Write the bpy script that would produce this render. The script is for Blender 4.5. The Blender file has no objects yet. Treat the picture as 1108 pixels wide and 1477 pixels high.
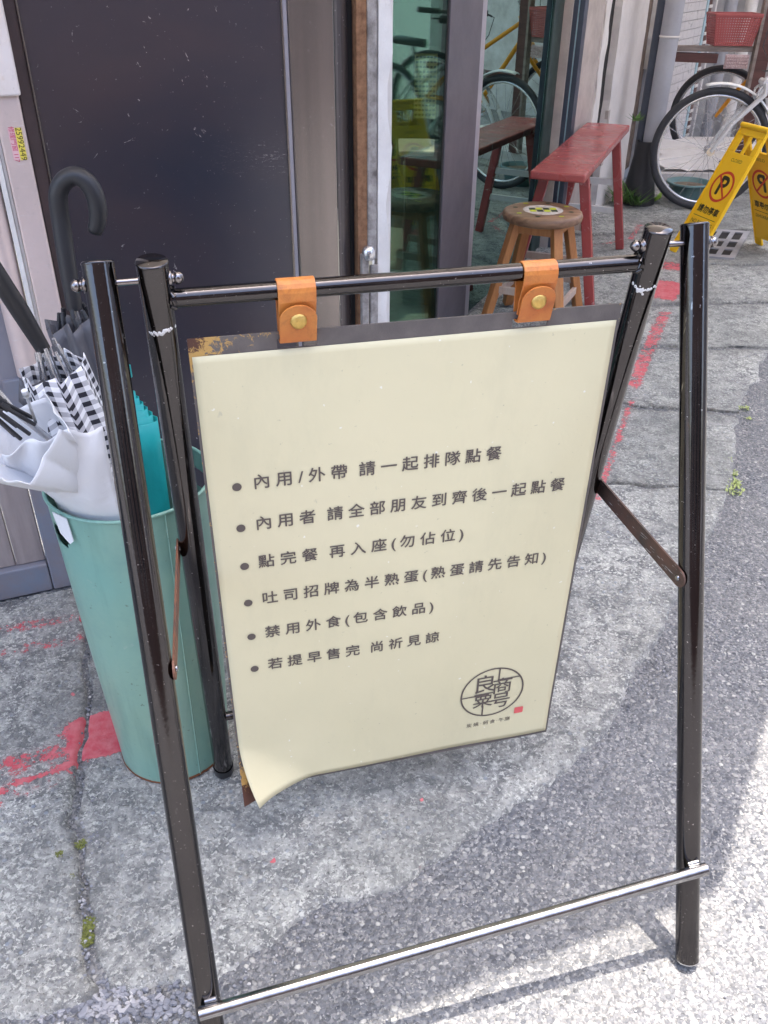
import bpy, bmesh, math, random
import numpy as np
from mathutils import Vector, Matrix
random.seed(7); np.random.seed(7)
SC = bpy.context.scene
COL = SC.collection
PI = math.pi
# ------------------------------------------------------------------ camera
CAM_Z = 1.42; FPX = 1245.0; PITCH = 0.574859; ROLL = 0.008959
_F = Vector((0, math.cos(PITCH), -math.sin(PITCH))); _R0 = Vector((1, 0, 0)); _U0 = Vector((0, math.sin(PITCH), math.cos(PITCH)))
_R = math.cos(ROLL)*_R0 + math.sin(ROLL)*_U0; _U = -math.sin(ROLL)*_R0 + math.cos(ROLL)*_U0
cd = bpy.data.cameras.new('camera'); cam = bpy.data.objects.new('camera', cd); COL.objects.link(cam)
cam.matrix_world = Matrix(((_R.x, _U.x, -_F.x, 0), (_R.y, _U.y, -_F.y, 0), (_R.z, _U.z, -_F.z, CAM_Z), (0, 0, 0, 1)))
cd.sensor_fit = 'VERTICAL'; cd.sensor_height = 24.0; cd.lens = 24.0*FPX/1477.0
cd.clip_start = 0.02; cd.clip_end = 300
SC.camera = cam
# ------------------------------------------------------------------ world, sun, exposure
SUNV = Vector((0.065, 0.085, 1.0)).normalized()
w = bpy.data.worlds.new('World'); SC.world = w; w.use_nodes = True
wn = w.node_tree.nodes; wn.clear()
sky = wn.new('ShaderNodeTexSky'); sky.sky_type = 'NISHITA'; sky.sun_disc = False
sky.sun_elevation = math.asin(SUNV.z); sky.sun_rotation = math.atan2(SUNV.x, SUNV.y)
sky.air_density = 0.9; sky.dust_density = 4.0; sky.ozone_density = 0.7
bg = wn.new('ShaderNodeBackground'); bg.inputs[1].default_value = 0.15
wo = wn.new('ShaderNodeOutputWorld')
w.node_tree.links.new(sky.outputs[0], bg.inputs[0]); w.node_tree.links.new(bg.outputs[0], wo.inputs[0])
sl = bpy.data.lights.new('sun', 'SUN'); sl.energy = 2.0; sl.angle = math.radians(0.5); sl.color = (1, 0.90, 0.78)
so = bpy.data.objects.new('sun', sl); COL.objects.link(so); so.rotation_euler = SUNV.to_track_quat('Z', 'Y').to_euler()
so.location = (0, 0, 12)
SC.view_settings.view_transform = 'Standard'; SC.view_settings.look = 'None'
SC.view_settings.exposure = 2.55; SC.view_settings.gamma = 1.0; SC.view_settings.use_curve_mapping = False
# ------------------------------------------------------------------ helpers
def at(u, v, Y):
    """point of the place seen in the direction of photo pixel (u, v), Y metres ahead"""
    d = (u-554)/FPX*_R - (v-738.5)/FPX*_U + _F
    return Vector((0, 0, CAM_Z)) + d*(Y/d.y)
def ang(deg):
    a = math.radians(deg)
    return Vector((math.sin(a), math.cos(a), 0)), Vector((math.cos(a), -math.sin(a), 0))
def wl(o):
    v = Vector((0, 0, 0))
    while o is not None:
        v += o.location; o = o.parent
    return v
def tag(o, label=None, cat=None, group=None, kind=None):
    if label: o['label'] = label
    if cat: o['category'] = cat
    if group: o['group'] = group
    if kind: o['kind'] = kind
    return o
def thing(name, label, cat, loc=(0, 0, 0), group=None, kind=None):
    o = bpy.data.objects.new(name, None); COL.objects.link(o); o.location = loc; o.empty_display_size = 0.1
    return tag(o, label, cat, group, kind)
class MB:
    def __init__(s): s.v = []; s.f = []; s.s = []
    def add(s, vs, fs, smooth=False):
        b = len(s.v); s.v += [tuple(p) for p in vs]
        for f in fs: s.f.append([i+b for i in f]); s.s.append(smooth)
        return s
    def box(s, c, size, ax=None):
        """box at centre c; ax = (x axis, y axis, z axis)"""
        if ax is None: ax = (Vector((1, 0, 0)), Vector((0, 1, 0)), Vector((0, 0, 1)))
        c = Vector(c); h = [a*(q/2) for a, q in zip(ax, size)]
        vs = [c+h[0]*i+h[1]*j+h[2]*k for i in (-1, 1) for j in (-1, 1) for k in (-1, 1)]
        return s.add(vs, [(0, 1, 3, 2), (4, 6, 7, 5), (0, 4, 5, 1), (2, 3, 7, 6), (0, 2, 6, 4), (1, 5, 7, 3)])
    def bar(s, a, b, wx, wy, up=(0, 0, 1)):
        a = Vector(a); b = Vector(b); d = (b-a); L = d.length; d.normalize(); up = Vector(up)
        x = d.cross(up)
        if x.length < 1e-3: x = d.cross(Vector((1, 0, 0)))
        x.normalize(); y = x.cross(d)
        return s.box((a+b)/2, (wx, wy, L), (x, y, d))
    def tube(s, pts, r, seg=16, caps=True, closed=False):
        pts = [Vector(p) for p in pts]; n = len(pts)
        if not hasattr(r, '__len__'): r = [r]*n
        rings = []; pu = None
        for i, p in enumerate(pts):
            if closed: d = (pts[(i+1) % n]-pts[i-1]).normalized()
            else: d = (pts[min(i+1, n-1)]-pts[max(i-1, 0)]).normalized()
            if pu is None:
                pu = d.cross(Vector((0, 0, 1)))
                if pu.length < 1e-2: pu = d.cross(Vector((1, 0, 0)))
            pu = (pu-d*pu.dot(d)).normalized(); q = d.cross(pu)
            rings.append([p+(pu*math.cos(2*PI*k/seg)+q*math.sin(2*PI*k/seg))*r[i] for k in range(seg)])
        vs = [v for R in rings for v in R]; fs = []
        m = n if closed else n-1
        for i in range(m):
            for k in range(seg):
                a = i*seg+k; b = i*seg+(k+1) % seg; j = ((i+1) % n)*seg
                fs.append((a, b, j+(k+1) % seg, j+k))
        s.add(vs, fs, True)
        if caps and not closed:
            s.add(rings[0], [list(range(seg))[::-1]]); s.add(rings[-1], [list(range(seg))])
        return s
    def lathe(s, c, prof, seg=40, ax=(0, 0, 1), smooth=True):
        """prof: list of (radius, height along ax)"""
        ax = Vector(ax).normalized(); x = ax.orthogonal().normalized(); y = ax.cross(x); c = Vector(c)
        vs = []; fs = []
        for r, h in prof:
            for k in range(seg):
                t = 2*PI*k/seg; vs.append(c+ax*h+(x*math.cos(t)+y*math.sin(t))*r)
        for i in range(len(prof)-1):
            for k in range(seg):
                fs.append((i*seg+k, i*seg+(k+1) % seg, (i+1)*seg+(k+1) % seg, (i+1)*seg+k))
        return s.add(vs, fs, smooth)
    def prism(s, poly, O, X, Y, N, d):
        """flat outline poly in frame (O, X, Y) given thickness d along N"""
        O = Vector(O); n = len(poly)
        a = [O+X*p[0]+Y*p[1] for p in poly]; b = [p+N*d for p in a]
        fs = [list(range(n))[::-1], list(range(n, 2*n))]
        fs += [(i, (i+1) % n, n+(i+1) % n, n+i) for i in range(n)]
        return s.add(a+b, fs)
    def grid(s, G, smooth=True, closed_u=False):
        """G: numpy array (n, m, 3)"""
        n, m = G.shape[:2]; b = len(s.v); s.v += [tuple(p) for p in G.reshape(-1, 3)]
        for i in range(n-1 if not closed_u else n):
            for j in range(m-1):
                i2 = (i+1) % n
                s.f.append([b+i*m+j, b+i*m+j+1, b+i2*m+j+1, b+i2*m+j]); s.s.append(smooth)
        return s
    def build(s, name, mat, parent=None, bevel=0.0, label=None, kind=None, attr=None, seg=2):
        me = bpy.data.meshes.new(name)
        off = wl(parent) if parent else Vector((0, 0, 0))
        V = np.array(s.v, dtype=float)-np.array(off)
        me.from_pydata(V.tolist(), [], s.f); me.update()
        me.polygons.foreach_set('use_smooth', s.s)
        if attr is not None:
            a = me.attributes.new('mask', 'FLOAT', 'POINT'); a.data.foreach_set('value', np.array(attr, dtype=np.float32))
        bm = bmesh.new(); bm.from_mesh(me); bmesh.ops.recalc_face_normals(bm, faces=bm.faces); bm.to_mesh(me); bm.free()
        me.materials.append(mat)
        o = bpy.data.objects.new(name, me); COL.objects.link(o)
        if parent: o.parent = parent
        if bevel > 0:
            b = o.modifiers.new('bevel', 'BEVEL'); b.width = bevel; b.segments = seg; b.limit_method = 'ANGLE'; b.angle_limit = math.radians(40)
        tag(o, label, kind=kind)
        return o
def each(mb, name, mat, parent, bevel=0.0, **k):
    """one object per connected piece of the collected shapes"""
    key = {}; par = list(range(len(mb.v)))
    def find(i):
        while par[i] != i: par[i] = par[par[i]]; i = par[i]
        return i
    for i, p in enumerate(mb.v):
        q = (round(p[0], 5), round(p[1], 5), round(p[2], 5))
        if q in key: par[find(i)] = find(key[q])
        else: key[q] = i
    for f in mb.f:
        for i in f[1:]: par[find(i)] = find(f[0])
    comp = {}
    for f, sm_ in zip(mb.f, mb.s): comp.setdefault(find(f[0]), []).append((f, sm_))
    out = []
    for c in comp.values():
        ids = sorted({i for f, _ in c for i in f}); mp = {i: n for n, i in enumerate(ids)}; q = MB(); q.v = [mb.v[i] for i in ids]
        q.f = [[mp[i] for i in f] for f, _ in c]; q.s = [s_ for _, s_ in c]; out.append(q.build(name, mat, parent, bevel, **k))
    return out
def share(o, name, parent, loc=(0, 0, 0), rz=0.0):
    c = o.copy(); COL.objects.link(c); c.name = name; c.parent = parent; c.location = loc; c.rotation_euler = (0, 0, rz); return c
# ------------------------------------------------------------------ materials
class NT:
    def __init__(s, name):
        s.m = bpy.data.materials.new(name); s.m.use_nodes = True; s.n = s.m.node_tree.nodes; s.l = s.m.node_tree.links
        s.b = s.n['Principled BSDF']; s.out = s.n['Material Output']
        s.geo = s.n.new('ShaderNodeNewGeometry'); s.pos = s.geo.outputs['Position']
    def link(s, a, b): s.l.new(a, b)
    def node(s, t, **k):
        n = s.n.new(t)
        for a, v in k.items(): setattr(n, a, v)
        return n
    def scl(s, v, scale, rot=(0, 0, 0)):
        m = s.n.new('ShaderNodeMapping'); m.inputs['Scale'].default_value = scale; m.inputs['Rotation'].default_value = rot
        s.link(v, m.inputs['Vector']); return m.outputs[0]
    def noise(s, scale, detail=4, rough=0.55, vec=None, dist=0.0):
        n = s.n.new('ShaderNodeTexNoise'); n.inputs['Scale'].default_value = scale; n.inputs['Detail'].default_value = detail
        n.inputs['Roughness'].default_value = rough; n.inputs['Distortion'].default_value = dist
        s.link(vec if vec is not None else s.pos, n.inputs['Vector']); return n.outputs['Fac']
    def vor(s, scale, feature='F1', vec=None, out='Distance', rnd=1.0):
        n = s.n.new('ShaderNodeTexVoronoi'); n.feature = feature; n.inputs['Scale'].default_value = scale
        n.inputs['Randomness'].default_value = rnd
        s.link(vec if vec is not None else s.pos, n.inputs['Vector']); return n.outputs[out]
    def ramp(s, v, stops, interp='LINEAR'):
        r = s.n.new('ShaderNodeValToRGB'); r.color_ramp.interpolation = interp; e = r.color_ramp.elements
        while len(e) < len(stops): e.new(0.5)
        for q, (p, c) in zip(e, stops):
            q.position = p; q.color = (c, c, c, 1) if not hasattr(c, '__len__') else (*c[:3], 1)
        s.link(v, r.inputs[0]); return r.outputs[0]
    def mix(s, f, a, b, mode='MIX'):
        m = s.n.new('ShaderNodeMix'); m.data_type = 'RGBA'; m.blend_type = mode
        for sock, v in ((m.inputs[0], f), (m.inputs[6], a), (m.inputs[7], b)):
            if isinstance(v, bpy.types.NodeSocket): s.link(v, sock)
            elif hasattr(v, '__len__'): sock.default_value = (*v[:3], 1)
            else: sock.default_value = v if sock.type == 'VALUE' else (v, v, v, 1)
        return m.outputs[2]
    def math(s, op, a, b=0.0):
        m = s.n.new('ShaderNodeMath'); m.operation = op
        for sock, v in zip(m.inputs, (a, b)):
            if isinstance(v, bpy.types.NodeSocket): s.link(v, sock)
            else: sock.default_value = v
        return m.outputs[0]
    def bump(s, h, dist, strength=1.0, prev=None):
        b = s.n.new('ShaderNodeBump'); b.inputs['Distance'].default_value = dist; b.inputs['Strength'].default_value = strength
        s.link(h, b.inputs['Height'])
        if prev is not None: s.link(prev, b.inputs['Normal'])
        s.link(b.outputs[0], s.b.inputs['Normal']); return b.outputs[0]
    def attr(s, name='mask'):
        a = s.n.new('ShaderNodeAttribute'); a.attribute_name = name; return a.outputs['Fac']
    def obj(s):
        t = s.n.new('ShaderNodeTexCoord'); return t.outputs['Object']
    def col(s, v):
        if isinstance(v, bpy.types.NodeSocket): s.link(v, s.b.inputs['Base Color'])
        else: s.b.inputs['Base Color'].default_value = (*v, 1)
        return s
    def set(s, rough=None, metal=None, spec=None, **k):
        for nm, v in (('Roughness', rough), ('Metallic', metal), ('Specular IOR Level', spec), *k.items()):
            if v is None: continue
            if isinstance(v, bpy.types.NodeSocket): s.link(v, s.b.inputs[nm])
            else: s.b.inputs[nm].default_value = v
        return s
def worn(name, base, dark, rough=0.5, metal=0.0, sc=12.0, amt=0.5, bump=0.0006, bsc=60.0, scratch=0.0, spec=0.5):
    """painted or bare surface with uneven tone, grime specks and fine relief"""
    t = NT(name)
    n1 = t.ramp(t.noise(sc, 6, 0.65), [(0.35, 0), (0.7, 1)])
    c = t.mix(t.math('MULTIPLY', n1, amt), base, dark)
    sp = t.ramp(t.noise(sc*14, 3, 0.6), [(0.62, 0), (0.72, 1)])
    c = t.mix(t.math('MULTIPLY', sp, amt*0.6), c, dark)
    if scratch > 0:
        v = t.noise(40, 2, 0.5, t.scl(t.pos, (1, 1, 9), (0.6, 0.4, 0)))
        sm = t.ramp(v, [(0.66, 0), (0.70, 1)]); c = t.mix(t.math('MULTIPLY', sm, scratch), c, (0.7, 0.7, 0.72))
    t.col(c); t.set(rough=t.math('ADD', t.math('MULTIPLY', n1, 0.15), rough), metal=metal, spec=spec)
    if bump: t.bump(t.noise(bsc, 5, 0.6), bump)
    return t.m
def plain(name, c, rough=0.5, metal=0.0, spec=0.5):
    t = NT(name); t.col(t.mix(t.math('MULTIPLY', t.noise(30, 4), 0.3), c, tuple(q*0.6 for q in c))); t.set(rough=rough, metal=metal, spec=spec); return t.m
def wood(name, c1, c2, grain=(60, 60, 4), rough=0.55, rot=(0, 0, 0), paint=None):
    t = NT(name); v = t.scl(t.obj(), grain, rot)
    n = t.noise(1.0, 6, 0.6, v, 0.6); c = t.mix(t.ramp(n, [(0.35, 0), (0.65, 1)]), c1, c2)
    c = t.mix(t.ramp(t.noise(3.0, 5, 0.7), [(0.45, 0), (0.75, 0.45)]), c, tuple(q*0.45 for q in c1))
    if paint: c = t.mix(t.ramp(t.noise(14, 6, 0.7), [(0.47, 0), (0.56, 1)]), c, paint)
    t.col(c); t.set(rough=rough); t.bump(n, 0.0012); return t.m
def asphalt_mat():
    t = NT('asphalt')
    # distort the lookup so that the aggregate is angular and uneven in size
    nz = t.node('ShaderNodeTexNoise'); nz.inputs['Scale'].default_value = 90; nz.inputs['Detail'].default_value = 2; t.link(t.pos, nz.inputs['Vector'])
    ad = t.node('ShaderNodeVectorMath', operation='MULTIPLY_ADD'); t.link(nz.outputs['Color'], ad.inputs[0]); ad.inputs[1].default_value = (0.006,)*3; t.link(t.pos, ad.inputs[2]); v = ad.outputs[0]
    cell = t.vor(105, out='Color', vec=v); d = t.vor(105, vec=v); d2 = t.vor(250, vec=v)
    g = t.ramp(cell, [(0.0, (0.045, 0.05, 0.065)), (0.5, (0.14, 0.145, 0.168)), (0.74, (0.21, 0.21, 0.225)), (0.87, (0.38, 0.375, 0.37)), (1, (0.55, 0.54, 0.52))])
    g2 = t.ramp(t.vor(270, out='Color', vec=v), [(0.2, (0.07, 0.075, 0.092)), (0.7, (0.19, 0.19, 0.205)), (0.92, (0.36, 0.355, 0.36))])
    c = t.mix(t.ramp(d, [(0.40, 0), (0.62, 1)]), g, g2)
    c = t.mix(t.ramp(t.noise(3.5, 4, 0.6), [(0.35, 0), (0.7, 0.35)]), c, (0.22, 0.215, 0.22))
    c = t.mix(t.ramp(t.noise(200, 3, 0.6), [(0.62, 0), (0.68, 0.7)]), c, (0.45, 0.44, 0.43))
    c = t.mix(t.ramp(t.noise(9, 6, 0.7), [(0.5, 0), (0.8, 0.5)]), c, (0.05, 0.055, 0.07))
    c = t.mix(1.0, c, (0.94, 0.96, 0.92), 'MULTIPLY'); t.col(c); t.set(rough=0.8, spec=0.35)
    h = t.math('SUBTRACT', t.math('MULTIPLY', t.noise(30, 5, 0.6), 0.5), d)
    p = t.bump(h, 0.0055); t.bump(t.math('MULTIPLY', d2, -1.0), 0.0015, prev=p)
    return t.m
def concrete_mat():
    t = NT('pebbly_concrete')
    d = t.vor(75); cell = t.vor(75, out='Color')
    w1 = t.noise(22, 8, 0.72, dist=0.7)
    c = t.mix(t.ramp(w1, [(0.42, 0), (0.57, 1)]), (0.16, 0.16, 0.17), (0.42, 0.415, 0.41))
    c = t.mix(t.ramp(t.noise(110, 4, 0.7, dist=0.5), [(0.53, 0), (0.59, 0.85)]), c, (0.66, 0.65, 0.63))
    c = t.mix(t.ramp(t.noise(150, 3, 0.7), [(0.34, 0.85), (0.44, 0)]), c, (0.08, 0.08, 0.085))
    peb = t.ramp(cell, [(0, (0.16, 0.165, 0.19)), (0.4, (0.30, 0.31, 0.34)), (0.7, (0.38, 0.36, 0.34)), (0.85, (0.24, 0.28, 0.36)), (1, (0.5, 0.49, 0.47))])
    c = t.mix(t.math('MULTIPLY', t.ramp(d, [(0.28, 1), (0.36, 0)]), t.ramp(t.noise(6, 3), [(0.42, 0), (0.55, 0.75)])), c, peb)
    c = t.mix(t.ramp(t.noise(2.6, 6, 0.7), [(0.46, 0), (0.68, 0.62)]), c, (0.13, 0.13, 0.14))
    c = t.mix(t.ramp(t.noise(1.3, 5, 0.65, dist=0.4), [(0.40, 0), (0.62, 0.5)]), c, (0.17, 0.172, 0.17)); c = t.mix(1.0, c, (0.96, 0.99, 0.95), 'MULTIPLY')
    c = t.mix(t.math('MULTIPLY', t.attr(), t.ramp(t.noise(70, 6, 0.75), [(0.36, 0.15), (0.58, 1)])), c, (0.085, 0.08, 0.07))
    t.col(c); t.set(rough=0.85, spec=0.25)
    p = t.bump(t.noise(55, 8, 0.75, dist=0.4), 0.006); t.bump(t.ramp(d, [(0.25, 1), (0.4, 0)]), 0.0015, prev=p)
    return t.m
def paint_mat():
    t = NT('worn_red_paint')
    c = t.mix(t.ramp(t.noise(50, 5), [(0.35, 0), (0.7, 1)]), (0.55, 0.075, 0.10), (0.62, 0.18, 0.20)); t.col(c); t.set(rough=0.6)
    t.bump(t.noise(60, 8, 0.7), 0.004)
    a = t.math('MULTIPLY', t.attr(), 1.0); n = t.noise(75, 6, 0.75, dist=0.5)
    n2 = t.noise(22, 6, 0.75, dist=0.6); f = t.ramp(t.math('ADD', t.math('ADD', t.math('SUBTRACT', a, 0.07), t.math('MULTIPLY', t.math('SUBTRACT', n, 0.5), 1.6)), t.math('MULTIPLY', t.math('SUBTRACT', n2, 0.5), 1.6)), [(0.44, 0), (0.58, 0.85)])
    t.set(Alpha=f); return t.m
def chrome_black():
    t = NT('black_chrome_tube')
    n = t.noise(8, 5, 0.6); s1 = t.ramp(t.noise(240, 3, 0.6), [(0.68, 0), (0.74, 1)])
    sc = t.ramp(t.noise(60, 3, 0.6, t.scl(t.pos, (1, 1, .12))), [(0.66, 0), (0.72, 1)])
    c = t.mix(n, (0.06, 0.057, 0.06), (0.105, 0.098, 0.098)); c = t.mix(t.math('MULTIPLY', s1, 0.6), c, (0.62, 0.6, 0.6)); lw_ = t.ramp(t.noise(5, 4, 0.7), [(0.45, 0), (0.62, 1)]); c = t.mix(t.math('MULTIPLY', t.math('MULTIPLY', sc, lw_), 0.8), c, (0.5, 0.48, 0.48)); c = t.mix(t.ramp(t.noise(16, 6, 0.75), [(0.66, 0), (0.72, 0.7)]), c, (0.16, 0.10, 0.07))
    t.col(c); t.set(metal=1.0, rough=t.math('ADD', 0.065, t.math('MULTIPLY', t.math('ADD', s1, t.math('MULTIPLY', sc, .35)), 0.35)))
    t.bump(t.noise(180, 4, 0.6), 0.00012); return t.m
def glass_mat(nm='tinted_glass', refl=0.34, tc=(0.42, 0.62, 0.56, 1)):
    t = NT(nm); t.n.remove(t.b)
    g = t.node('ShaderNodeBsdfGlossy'); g.inputs['Roughness'].default_value = 0.004; g.inputs['Color'].default_value = (0.66, 0.95, 0.88, 1)
    tr = t.node('ShaderNodeBsdfTransparent'); tr.inputs['Color'].default_value = tc
    fr = t.node('ShaderNodeFresnel'); fr.inputs['IOR'].default_value = 1.5
    m = t.node('ShaderNodeMixShader'); f = t.math('ADD', t.math('MULTIPLY', fr.outputs[0], 1.3 if refl else 0.45), refl)
    t.link(f, m.inputs[0]); t.link(tr.outputs[0], m.inputs[1]); t.link(g.outputs[0], m.inputs[2]); t.link(m.outputs[0], t.out.inputs[0]); return t.m
def poster_mat():
    t = NT('khaki_poster')
    c = t.mix(t.ramp(t.noise(2.0, 3), [(0.3, 0), (0.7, 1)]), (0.640, 0.590, 0.385), (0.690, 0.625, 0.415))
    c = t.mix(t.ramp(t.noise(130, 3, 0.6), [(0.70, 0), (0.76, 0.5)]), c, (0.34, 0.32, 0.22))
    c = t.mix(t.ramp(t.noise(26, 4, 0.7, t.scl(t.pos, (1, 1, .4))), [(0.70, 0), (0.73, 0.35)]), c, (0.36, 0.35, 0.27))
    c = t.mix(t.ramp(t.noise(90, 2, 0.5), [(0.74, 0), (0.77, 0.8)]), c, (0.8, 0.78, 0.7)); c = t.mix(t.ramp(t.noise(5, 6, 0.75, t.scl(t.pos, (1, 1, .35))), [(0.50, 0), (0.78, 0.28)]), c, (0.42, 0.40, 0.27))
    t.col(c); t.set(rough=0.55, spec=0.3); t.bump(t.noise(6, 3), 0.0030, prev=t.bump(t.noise(28, 3, 0.5, dist=1.0), 0.0004)); return t.m
def panel_mat():
    t = NT('board_panel_metal'); a = t.attr()
    c = t.mix(t.ramp(t.noise(30, 5), [(0.4, 0), (0.7, 1)]), (0.105, 0.09, 0.085), (0.145, 0.125, 0.115))
    n = t.noise(95, 6, 0.75, dist=1.0); f = t.math('ADD', a, t.math('MULTIPLY', t.math('SUBTRACT', n, 0.5), 1.6))
    c = t.mix(t.ramp(f, [(0.44, 0), (0.50, 1)]), c, (0.50, 0.30, 0.09)); c = t.mix(t.ramp(f, [(0.74, 0), (0.84, 1)]), c, (0.085, 0.032, 0.02))
    c = t.mix(t.ramp(f, [(1.02, 0), (1.12, 1)]) , c, (0.40, 0.13, 0.04))
    t.col(c); t.set(rough=0.55); t.bump(n, 0.0008); return t.m
def gingham_mat():
    t = NT('gingham_cloth'); a = t.attr('u'); b = t.attr('w')
    fx = t.math('LESS_THAN', t.math('FRACT', a), 0.5); fy = t.math('LESS_THAN', t.math('FRACT', b), 0.5)
    s = t.math('MULTIPLY', t.math('ADD', fx, fy), 0.5)
    t.col(t.ramp(s, [(0.0, (0.85, 0.85, 0.87)), (0.4, (0.50, 0.50, 0.53)), (0.9, (0.02, 0.02, 0.03))], 'CONSTANT')); t.set(rough=0.75); return t.m
def door_mat():
    t = NT('dark_door_panel')
    c = t.mix(t.ramp(t.noise(1.9, 4, dist=0.6), [(0.25, 0), (0.80, 1)]), (0.026, 0.030, 0.048), (0.062, 0.045, 0.050))  # reddish brown blotches stand in for reflections, put into the base colour
    sp = t.ramp(t.noise(38, 4, 0.75, dist=0.9), [(0.665, 0), (0.705, 1)]); c = t.mix(t.math('MULTIPLY', sp, 0.7), c, (0.42, 0.39, 0.39))
    sp2 = t.ramp(t.noise(140, 3, 0.6), [(0.70, 0), (0.75, 1)]); c = t.mix(t.math('MULTIPLY', sp2, 0.45), c, (0.3, 0.28, 0.3))
    # a band of fine scratches across the sheet
    z = t.node('ShaderNodeSeparateXYZ'); t.link(t.pos, z.inputs[0])
    band = t.math('MULTIPLY', t.ramp(t.math('ABSOLUTE', t.math('SUBTRACT', z.outputs[2], 1.04)), [(0.0, 1), (0.055, 0)]), t.ramp(z.outputs[0], [(0.0, 0), (0.001, 0)]))
    sc = t.ramp(t.noise(60, 5, 0.8, t.scl(t.pos, (0.6, 0.6, 4.0), (0.0, 0.35, 0)), 2.0), [(0.60, 0), (0.64, 1)])
    bnd = t.ramp(t.math('ABSOLUTE', t.math('SUBTRACT', z.outputs[2], 1.035)), [(0.0, 1), (0.05, 0)])
    xr = t.ramp(t.math('ADD', z.outputs[0], 1.0), [(0.60, 0), (0.72, 1)])
    c = t.mix(t.math('MULTIPLY', t.math('MULTIPLY', bnd, xr), t.math('MULTIPLY', sc, 0.75)), c, (0.40, 0.37, 0.38))
    t.col(c); t.set(rough=t.math('ADD', 0.20, t.math('MULTIPLY', t.noise(3, 2), 0.10)), spec=1.0, metal=0.15)
    t.bump(t.noise(5, 3), 0.0012); return t.m
def steel_mat(name, c1, c2, rough=0.32, streak=(40, 40, 0.5), metal=0.7):
    t = NT(name); n = t.noise(1.0, 5, 0.65, t.scl(t.pos, streak))
    c = t.mix(t.ramp(n, [(0.35, 0), (0.7, 1)]), c1, c2); c = t.mix(t.ramp(t.noise(120, 3), [(0.68, 0), (0.74, 0.6)]), c, (0.6, 0.58, 0.56))
    t.col(c); t.set(rough=rough, metal=metal); t.bump(n, 0.0004); return t.m
M = {}
M['asphalt'] = asphalt_mat(); M['concrete'] = concrete_mat(); M['redpaint'] = paint_mat(); M['chrome'] = chrome_black()
M['nut'] = steel_mat('dark_nut_steel', (0.30, 0.28, 0.28), (0.18, 0.16, 0.16), 0.16, metal=1.0)
M['bright'] = steel_mat('bright_bar_steel', (0.36, 0.36, 0.37), (0.22, 0.22, 0.23), 0.20, metal=1.0)
M['poster'] = poster_mat(); M['panel'] = panel_mat(); M['glass'] = glass_mat(refl=0.20, tc=(0.30, 0.46, 0.42, 1)); M['glass_dark'] = glass_mat('dark_tinted_glass', 0.0, (0.55, 0.66, 0.58, 1)); M['gingham'] = gingham_mat(); M['door'] = door_mat()
M['ink'] = plain('poster_ink', (0.115, 0.092, 0.080), 0.6); M['seal'] = plain('seal_red_ink', (0.75, 0.13, 0.13), 0.6)
M['column'] = steel_mat('door_column_steel', (0.27, 0.235, 0.215), (0.16, 0.14, 0.13), 0.24, (14, 14, 0.3), 0.75)
M['column_dark'] = steel_mat('dark_streaked_steel', (0.07, 0.06, 0.062), (0.15, 0.135, 0.135), 0.34, (120, 120, 0.6), 0.6)
M['cork'] = worn('brown_cork_strip', (0.30, 0.155, 0.08), (0.13, 0.06, 0.03), 0.8, 0, 60, 0.9, 0.001, 200)
M['grime'] = worn('grimy_grey_strip', (0.42, 0.39, 0.37), (0.13, 0.11, 0.10), 0.6, 0, 30, 1.0, 0.001)
M['whitepaint'] = worn('old_white_paint', (0.78, 0.76, 0.74), (0.50, 0.46, 0.43), 0.5, 0, 8, 0.5)
M['jamb'] = worn('pale_pink_jamb', (0.70, 0.57, 0.54), (0.50, 0.42, 0.39), 0.32, 0.25, 5, 0.6, scratch=0.25)
M['jambcover'] = worn('white_enamel_cover', (0.76, 0.70, 0.68), (0.55, 0.42, 0.30), 0.25, 0, 6, 0.4)
M['trim'] = worn('dark_brown_trim', (0.075, 0.05, 0.05), (0.03, 0.02, 0.02), 0.4, 0, 12, 0.6)
M['greydoor'] = worn('grey_lower_door', (0.23, 0.225, 0.26), (0.17, 0.16, 0.19), 0.45, 0, 5, 0.5)
M['bluesteel'] = worn('blue_grey_steel', (0.17, 0.20, 0.26), (0.26, 0.16, 0.11), 0.5, 0, 9, 0.45)
M['plank'] = wood('weathered_plank', (0.36, 0.31, 0.30), (0.26, 0.22, 0.215), (30, 30, 3))
M['mullion'] = worn('purple_grey_mullion', (0.115, 0.105, 0.125), (0.09, 0.08, 0.10), 0.38, 0.3, 5, 0.4, 0.0002)
M['mullion_edge'] = worn('pale_mullion_edge', (0.38, 0.36, 0.40), (0.25, 0.24, 0.27), 0.35, 0.3, 6, 0.4)
M['darkgreen'] = worn('dark_green_frame', (0.018, 0.045, 0.042), (0.01, 0.02, 0.02), 0.3, 0, 8, 0.5)
M['navyframe'] = worn('navy_window_frame', (0.07, 0.085, 0.12), (0.035, 0.04, 0.06), 0.35, 0.2, 8, 0.5)
M['skystrip'] = worn('pale_blue_bead', (0.42, 0.60, 0.68), (0.30, 0.42, 0.5), 0.4, 0, 8, 0.5)
M['beige'] = worn('beige_render', (0.48, 0.43, 0.40), (0.33, 0.29, 0.27), 0.8, 0, 9, 0.7, 0.002, 50)
M['stucco'] = worn('white_stucco', (0.74, 0.71, 0.70), (0.58, 0.54, 0.51), 0.85, 0, 5, 0.5, 0.006, 45)
M['rot'] = worn('rotten_brown_edge', (0.19, 0.14, 0.11), (0.05, 0.035, 0.03), 0.9, 0, 20, 1.0, 0.01, 35)
M['black'] = plain('black_gap', (0.012, 0.011, 0.011), 0.8)
M['tile'] = worn('white_wall_tile', (0.66, 0.65, 0.66), (0.52, 0.50, 0.52), 0.25, 0, 14, 0.5, 0.0003)
M['grout'] = worn('grey_grout', (0.36, 0.35, 0.36), (0.22, 0.2, 0.2), 0.9, 0, 20, 0.6)
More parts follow.
